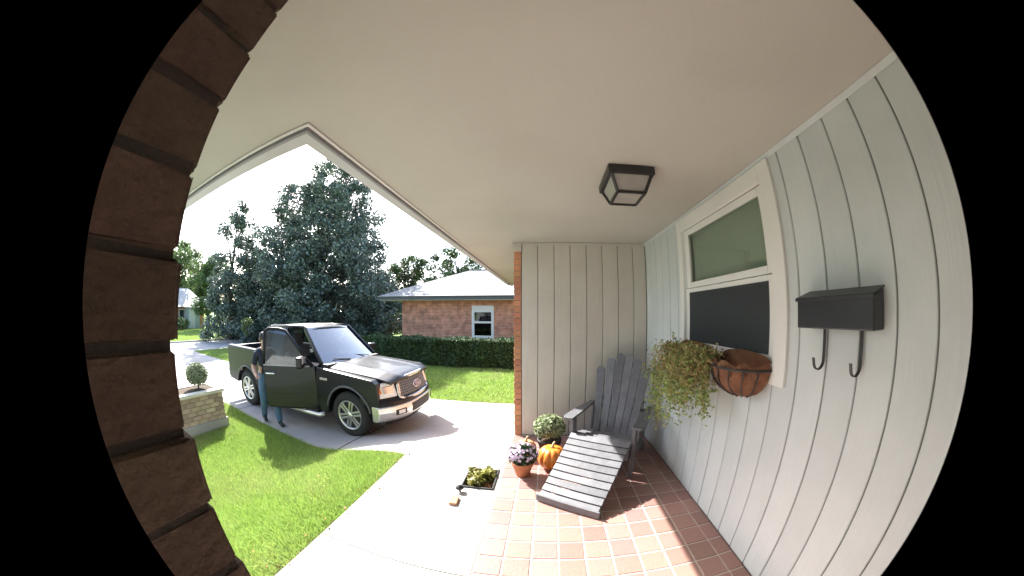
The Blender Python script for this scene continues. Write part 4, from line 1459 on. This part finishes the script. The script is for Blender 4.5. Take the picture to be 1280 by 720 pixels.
# ================================================================== brick planter on the lawn
pl = thing('brick_planter', 'low tan brick planter with pale cap at the lawn edge', 'planter', (-5.85, 1.6, GZ))
PX0, PX1, PY0, PY1 = -6.20, -5.50, 0.55, 2.59
put('core', B().box((PX0 + .02, PY0 + .02, GZ - .1), (PX1 - .012, PY1 - .012, .27)), M_mortar, pl, world=True)
put('footing', B().box((PX0 - .02, PY0 - .02, GZ - .1), (PX1 + .03, PY1 + .03, GZ + .165)), M_conc, pl, .008, world=True)
pbm = {}
for k in range(6):
    z = GZ + .17 + k * .0775
    y = PY1
    first = True
    while y > PY0 + .05:
        L = .098 if (first and k % 2) else .203
        first = False
        key = (round(L, 3), 'y')
        if key not in pbm:
            me = B().box((-.09, -L, 0), (0, 0, .0675)).mesh('brick')
            me.materials.append(M_stonebrick)
            pbm[key] = me
        o = bpy.data.objects.new('brick', pbm[key])
        col.objects.link(o)
        o.parent = pl
        o.location = Vector((PX1 + random.uniform(-.006, .006), y, z)) - Vector(pl.location)
        y -= L + .010
    for q in range(3):
        key = 'x'
        if key not in pbm:
            me = B().box((-.203, -.09, 0), (0, 0, .0675)).mesh('brick')
            me.materials.append(M_stonebrick)
            pbm[key] = me
        o = bpy.data.objects.new('brick', pbm[key])
        col.objects.link(o)
        o.parent = pl
        o.location = Vector((PX1 - .095 - q * .213 - (k % 2) * .1, PY1 + random.uniform(-.006, .006) - .003, z)) - Vector(pl.location)
zt = GZ + .17 + 6 * .0775
for lo, hi in (((PX1 - .11, PY0 - .03), (PX1 + .035, PY1 + .035)), ((PX0 - .035, PY0 - .03), (PX0 + .11, PY1 + .035)), ((PX0 + .112, PY1 - .11), (PX1 - .112, PY1 + .034)), ((PX0 + .112, PY0 - .03), (PX1 - .112, PY0 + .11))):
    put('cap', B().box((lo[0], lo[1], zt), (hi[0], hi[1], zt + .06)), M_capstone, pl, .008, world=True)
put('soil', B().box((PX0 + .10, PY0 + .10, zt - .05), (PX1 - .10, PY1 - .10, zt + .045)), M_soil, pl, world=True)
shb = thing('ball_shrub', 'small round grey green shrub growing in the brick planter', 'shrub', (-5.85, 2.22, zt + .03))
put('stem', B().tube([(0, 0, 0), (.01, 0, .12), (0, .01, .25)], [.02, .016, .012], 6), M_bark, shb)
pp, nn_ = ball_points(2600, (0, 0, .27), .235, .235, .205, .45, 31, -.9)
V, Fq = leaves(pp, .05, 1.8, seed=32, normals=nn_, nbias=.3)
o = put('crown', np_mesh('crown', V, Fq), M_shrub, shb)
o['kind'] = 'stuff'

# ================================================================== grass
def blades(name, pts, h, wd, seed, label):
    r = np.random.default_rng(seed)
    n = len(pts)
    z = hgt(pts[:, 0], pts[:, 1]) - .02
    a = r.uniform(0, 2 * math.pi, n)
    lean = r.normal(scale=.55, size=(n, 2))
    H = h * r.uniform(.55, 1.25, n)
    dx, dy = np.cos(a) * wd / 2, np.sin(a) * wd / 2
    p0 = np.stack([pts[:, 0] - dx, pts[:, 1] - dy, z], 1)
    p1 = np.stack([pts[:, 0] + dx, pts[:, 1] + dy, z], 1)
    p2 = np.stack([pts[:, 0] + lean[:, 0] * H, pts[:, 1] + lean[:, 1] * H, z + H], 1)
    V = np.stack([p0, p1, p2], 1).reshape(-1, 3)
    Fq = np.arange(3 * n).reshape(-1, 3)
    o = put(name, np_mesh(name, V, Fq), M_blade)
    tag(o, label, 'grass', kind='stuff')
    return o


n = 230000
gx = rng.uniform(-6.9, -1.63, n)
gy = rng.uniform(-.2, 3.35, n)
keep = (gy < lawn_edge(gx) + rng.normal(scale=.025, size=n)) & (gx < -1.66 + np.abs(rng.normal(scale=.02, size=n))) & ~((gx > PX0) & (gx < PX1 + .03) & (gy < PY1 + .03) & (gy > PY0))
blades('lawn_grass', np.stack([gx[keep], gy[keep]], 1), .062, .0085, 41, 'short bright green grass of the front lawn beside the walk')
n = 150000
gx = rng.uniform(-16.6, 0.5, n)
gy = 6.3 + 4.6 * rng.random(n) ** 1.2
keep = (gx < -.40)
blades('lawn_grass', np.stack([gx[keep], gy[keep]], 1), .075, .020, 42, 'grass strip between the driveway and the hedge')
n = 90000
gx = -21.5 - 14 * rng.random(n) ** 1.3
gy = rng.uniform(2, 34, n)
blades('lawn_grass', np.stack([gx, gy], 1), .10, .06, 43, 'grass of the far yard across the street')
# dead leaves on lawn edge and walk
q = 60
lx_ = np.where(rng.random(q) < .6, rng.normal(-1.66, .07, q), rng.uniform(-5, -1.1, q))
ly_ = rng.uniform(.5, 2.9, q)
V, Fq = leaves(np.stack([lx_, ly_, hgt(lx_, ly_) + .034], 1), .032, 1.6, up=2.5, seed=44)
tag(put('fallen_leaves', np_mesh('fallen_leaves', V, Fq), M_deadleaf), 'scattered brown fallen leaves along the lawn edge', 'leaves', kind='stuff')
# dark earth line where the lawn meets the walk
struct('lawn_edge', B().box((-1.70, -.3, -.12), (-1.662, 2.92, -.045)), M_soil)

# ================================================================== hedge
HG = thing('hedge', 'long clipped dark green hedge in front of the neighbouring brick house', 'hedge', (-4, 10.9, GZ))
HX0, HX1, HY0, HY1, HZ = -7.9, 1.2, 10.32, 11.5, .66
put('twigs', B().box((HX0 + .12, HY0 + .12, GZ - .1), (HX1 - .1, HY1 - .12, HZ - .10)), M_hedgecore, HG, .1, world=True)
n = 42000
u_ = rng.random(n)
face = rng.choice(4, n, p=[.56, .30, .06, .08])
hx = rng.uniform(HX0, HX1, n)
hy = rng.uniform(HY0, HY1, n)
hz = rng.uniform(GZ + .03, HZ, n)
dep = np.abs(rng.normal(scale=.06, size=n))
bumpy = .06 * np.sin(hx * 2.1) * np.sin(hz * 5 + hx) + .04 * np.sin(hx * 6.3 + 1)
hy = np.where(face == 0, HY0 + dep + bumpy, np.where(face == 3, HY1 - dep, hy))
hz = np.where(face == 1, HZ - dep + .05 * np.sin(hx * 3.1) * np.sin(hy * 4) + .02 * np.sin(hx * 9), hz)
hx = np.where(face == 2, HX0 + dep, hx)
sel = rng.random(n) < .012
hz = np.where(sel & (face == 1), hz + rng.uniform(.03, .16, n), hz)
hy = np.where(sel & (face == 0), hy - rng.uniform(.02, .10, n), hy)
V, Fq = leaves(np.stack([hx, hy, hz], 1) - np.array(HG.location), .085, 1.7, seed=51)
o = put('foliage', np_mesh('foliage', V, Fq), M_hedge, HG)
o['kind'] = 'stuff'

# ================================================================== neighbouring house
NH = thing('brick_house', 'low red brick house with pale hip roof behind the hedge', 'house', (-2, 16.5, GZ))
NY = 14.0
wx0, wx1, wz0, wz1 = -3.74, -2.62, .42, 2.04
ww = B().box((-7.66, NY, GZ - .2), (wx0, NY + .2, 2.30)).box((wx1, NY, GZ - .2), (6, NY + .2, 2.30)).box((wx0, NY, GZ - .2), (wx1, NY + .2, wz0)).box((wx0, NY, wz1), (wx1, NY + .2, 2.30))
ww.box((-7.66, NY + .2, GZ - .2), (-7.46, NY + 8, 2.30)).box((-7.46, NY + 7.8, GZ - .2), (6, NY + 8, 2.3))
put('wall', ww, M_brickwall, NH, world=True)
wn = put('window', B().box((wx0, NY - .02, wz0), (wx0 + .13, NY + .08, wz1)).box((wx1 - .13, NY - .02, wz0), (wx1, NY + .08, wz1)).box((wx0 + .13, NY - .02, wz0), (wx1 - .13, NY + .08, wz0 + .13))
         .box((wx0 + .13, NY - .02, wz1 - .33), (wx1 - .13, NY + .08, wz1)).box((wx0 + .13, NY - .01, 1.16), (wx1 - .13, NY + .08, 1.26)), M_white, NH, .01, world=True)
put('pane', B().box((wx0 + .12, NY + .03, wz0 + .12), (wx1 - .12, NY + .04, 1.17)), G_far, wn, world=True)
put('pane', B().box((wx0 + .12, NY + .05, 1.25), (wx1 - .12, NY + .06, wz1 - .32)), G_far, wn, world=True)
put('interior', B().box((-7.4, NY + 1.2, GZ), (5.9, NY + 1.25, 2.3)), M_room, NH, world=True)
put('soffit', B().box((-8.65, NY - .72, 2.29), (7, NY + 8.6, 2.33)), M_white, NH, world=True)
put('fascia', B().box((-8.70, NY - .78, 2.31), (7, NY - .725, 2.47)).box((-8.70, NY - .724, 2.31), (-8.655, NY + 8.6, 2.47)), mat('grey_fascia', (.075, .085, .085), .6), NH, world=True)
rb = B()
ez, rz_ = 2.475, 4.38
e = [(-8.78, NY - .86, ez), (7.1, NY - .86, ez), (7.1, NY + 8.7, ez), (-8.78, NY + 8.7, ez)]
r0_, r1_ = (-4.9, NY + 3.9, rz_), (4, NY + 3.9, rz_)
rb.add(e + [r0_, r1_], [(0, 1, 5, 4), (1, 2, 5), (2, 3, 4, 5), (3, 0, 4), (0, 3, 2, 1)])
rfo = put('roof', rb, M_roof, NH, world=True)
# shingle courses as raised strips on the visible slope
nrow = 22
for q in range(nrow):
    f0, f1 = q / nrow, (q + 1) / nrow
    pa = Vector(e[0]).lerp(Vector(r0_), f0)
    pb_ = Vector(e[1]).lerp(Vector(r1_), f0)
    pc = Vector(e[1]).lerp(Vector(r1_), f1)
    pd = Vector(e[0]).lerp(Vector(r0_), f1)
    nv = Vector((0, -(rz_ - ez), 4.76)).normalized()
    put('shingle_course', B().add([pa + nv * .022, pb_ + nv * .022, pc + nv * .006, pd + nv * .006, pa + nv * .001, pb_ + nv * .001], [(0, 1, 2, 3), (4, 5, 1, 0)]), M_roof, rfo, world=True)
put('ridge_vent', B().box((-4.9, NY + 3.8, rz_ - .02), (4, NY + 4.0, rz_ + .05)), M_roof, rfo, world=True)

# far house across the street
FH = thing('far_house', 'distant grey roofed brick house across the street at the left', 'house', (-38, 9, GZ))
put('wall', B().box((-44, 4, GZ - .2), (-36.6, 15.4, 2.0)), M_brickwall, FH, world=True)
put('porch_wall', B().box((-36.58, 12.7, GZ - .2), (-36.2, 14.6, 1.95)), mat('pale_blue_siding', (.34, .40, .44), .7), FH, world=True)
rb = B()
rb.add([(-35.9, 3.4, 1.85), (-35.9, 16.0, 1.85), (-44.6, 16.0, 1.85), (-44.6, 3.4, 1.85), (-40.2, 6.2, 4.0), (-40.2, 14.4, 4.0)], [(0, 1, 5, 4), (1, 2, 5), (2, 3, 4, 5), (3, 0, 4), (3, 2, 1, 0)])
put('roof', rb, mat('pale_grey_shingle', (.40, .41, .41), .9, c2=(.33, .34, .34), scale=4, bump=.5, bscale=9), FH, world=True)
for y in (5.0, 8.0, 11.0, 11.9):
    wn = put('window', B().box((-36.62, y, .35), (-36.55, y + .75, 1.62)), M_white, FH, world=True)
    put('pane', B().box((-36.56, y + .08, .43), (-36.54, y + .67, 1.54)), G_far, wn, world=True)
put('door', B().box((-36.21, 13.1, GZ), (-36.17, 14.0, 1.65)), M_white, FH, world=True)

# ================================================================== trees
def clumps(n, c, rad, seed, shape='dome', lo=0.05, shell=.55):
    r = np.random.default_rng(seed)
    out = []
    while len(out) < n:
        p = r.uniform(-1, 1, 3)
        if shape == 'dome':      # wide low, rounded cone above
            zz = (p[2] + 1) / 2
            lim = (1 - zz ** 2.0) ** .60 * (0.86 + .14 * math.sin(5 * math.atan2(p[1], p[0]) + 7 * zz))
            rr = math.hypot(p[0], p[1])
            if rr > lim or rr < lim * shell * (1 - zz):
                continue
        else:
            rr = np.linalg.norm(p)
            if rr > 1 or rr < shell:
                continue
        out.append(p)
    out = np.array(out)
    return out * rad + np.array(c)


def tree(name, label, loc, trunk_h, crown_c, crown_r, n_cl, n_leaf, cl_r, leaf, m, seed, shape='dome', trunk_r=.2, group=None, limbs=14, shell=.55):
    t = thing(name, label, 'tree', loc, group=group)
    C = clumps(n_cl, crown_c, crown_r, seed, shape, shell=shell)
    r = np.random.default_rng(seed + 1)
    tb = B()
    top = Vector((crown_c[0], crown_c[1], crown_c[2] + crown_r[2] * .55))
    pts = [Vector((0, 0, -.2)), Vector((.03, .02, trunk_h * .5)), Vector((0.0, .06, trunk_h)), Vector((crown_c[0] * .6, crown_c[1] * .6, (trunk_h + top.z) / 2)), top]
    tb.tube(pts, [trunk_r * 1.35, trunk_r, trunk_r * .9, trunk_r * .55, trunk_r * .12], 10)
    put('trunk', tb, M_bark, t, sm=True)
    for i in r.choice(len(C), min(limbs, len(C)), replace=False):
        c = Vector(C[i])
        f = min(.9, max(.05, (c.z - trunk_h) / max(.1, (top.z - trunk_h)) * .8))
        s0 = Vector((crown_c[0] * .6 * f, crown_c[1] * .6 * f, trunk_h * .9 + (top.z - trunk_h) * f * .7))
        mid = s0.lerp(c, .5) + Vector((0, 0, .12 * (c - s0).length))
        put('limb', B().tube([s0, mid, c], [trunk_r * .38, trunk_r * .24, trunk_r * .07], 6), M_bark, t, sm=True)
    per = n_leaf // n_cl
    P = np.repeat(C, per, 0)
    g = r.normal(size=P.shape)
    g /= np.linalg.norm(g, axis=1)[:, None]
    sc_ = cl_r * np.repeat(r.uniform(.6, 1.25, len(C)), per)
    P = P + g * (sc_ * r.random(len(P)) ** .45)[:, None] * [1, 1, .8]
    V, Fq = leaves(P, leaf, 2.0, seed=seed + 2)
    o = put('crown', np_mesh('crown', V, Fq), m, t)
    o['kind'] = 'stuff'
    return t


tree('magnolia_tree', 'tall dark glossy magnolia filling the middle of the yard behind the truck', (-15.7, 15.5, GZ), 1.8, (0, 0, 6.9), (6.2, 6.2, 6.6), 470, 122000, .78, .215, M_magnolia, 61, trunk_r=.28, limbs=36, shell=.2)
tree('magnolia_tree', 'narrower dark tree left of the tall magnolia, its tip standing free', (-21.4, 11.3, GZ), 1.6, (0, 0, 4.9), (2.9, 2.9, 5.2), 120, 28000, .64, .205, M_magnolia, 64, trunk_r=.2, limbs=20, shell=.2)
tree('magnolia_tree', 'dark spreading tree filling the gap low between the two magnolias', (-21.0, 15.2, GZ), 1.4, (0, 0, 3.3), (4.0, 4.0, 3.6), 120, 22000, .8, .27, M_magnolia, 67, trunk_r=.2, limbs=16, shell=.2)
tree('magnolia_tree', 'low dark tree between the tall magnolia and the brick house', (-13.6, 20.6, GZ), 1.2, (0, 0, 2.7), (3.0, 3.0, 3.0), 90, 17000, .7, .25, M_magnolia, 87, trunk_r=.18, limbs=16, shell=.2)
tree('oak_tree', 'loose mid green tree between the magnolia and the brick house', (-12.8, 24.5, GZ), 2.0, (0, 0, 4.6), (2.6, 2.6, 2.7), 60, 10000, .75, .25, M_leafmid, 70, 'ball', trunk_r=.2, limbs=18, shell=.3)
tree('oak_tree', 'tall ragged tree rising behind the roof of the brick house', (-8.6, 27.0, GZ), 3.0, (0, 0, 5.8), (3.2, 3.0, 2.6), 44, 8000, .75, .27, M_leafmid, 73, 'ball', trunk_r=.24, limbs=24, shell=.3)
tree('oak_tree', 'leafy tree top peeking over the right end of the pale roof', (-3.8, 30.0, GZ), 3.0, (0, 0, 5.2), (3.4, 3.0, 2.3), 44, 8000, .75, .27, M_leafmid, 76, 'ball', trunk_r=.24, limbs=20, shell=.3)
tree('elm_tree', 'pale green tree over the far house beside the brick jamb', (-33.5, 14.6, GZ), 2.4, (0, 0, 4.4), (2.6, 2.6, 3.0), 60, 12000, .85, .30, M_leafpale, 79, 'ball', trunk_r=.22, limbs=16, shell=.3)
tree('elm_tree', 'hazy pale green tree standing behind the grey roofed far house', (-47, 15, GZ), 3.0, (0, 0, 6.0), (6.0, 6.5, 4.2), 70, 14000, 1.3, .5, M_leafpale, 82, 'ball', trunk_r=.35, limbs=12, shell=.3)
tree('young_tree', 'thin young tree on the verge behind the truck bed', (-15.4, 9.3, GZ), .8, (0, 0, 1.15), (.42, .42, .55), 12, 420, .22, .12, M_leafpale, 85, 'ball', trunk_r=.03, limbs=8, shell=.1)
for i_, (x, y, s_, lab) in enumerate(((-34.6, 10.0, 1.0, 'low dark shrub row under the far house window'), (-33.8, 19.5, 1.4, 'broad dark shrub right of the far house'),
                                     (-27.5, 26, 2.0, 'wide dark shrub under the magnolias across the street'), (-24, 33, 2.2, 'shaded shrub mass across the street behind the magnolia'), (-19, 40, 2.6, 'large shrub at the far end of the street'), (-10.5, 41, 2.8, 'big leafy shrub closing the view beside the brick house'))):
    t = thing('shrub', lab, 'shrub', (x, y, GZ), group='dark shrubs in the far yards')
    pp, nn_ = ball_points(3800, (0, 0, .65 * s_), 2.2 * s_, 2.6 * s_, .75 * s_, .5, 90 + i_, -.6)
    V, Fq = leaves(pp, .20 * s_ ** .5, 1.8, seed=100 + i_)
    o = put('crown', np_mesh('crown', V, Fq), M_hedge, t)
    o['kind'] = 'stuff'
# far wood along the horizon
pp = []
for q in range(160):
    an = random.uniform(-1.75, .5)
    D = random.uniform(70, 110)
    c = np.array([math.sin(an) * D, math.cos(an) * D, GZ + random.uniform(1.5, 3.5)])
    g = rng.normal(size=(150, 3))
    g /= np.linalg.norm(g, axis=1)[:, None]
    pp.append(c + g * rng.random((150, 1)) ** .4 * [5, 5, random.uniform(3, 5)])
pp = np.concatenate(pp)
V, Fq = leaves(pp, 1.0, 1.6, seed=120)
tag(put('far_wood', np_mesh('far_wood', V, Fq), M_leafmid), 'distant belt of trees along the horizon', 'wood', kind='stuff')
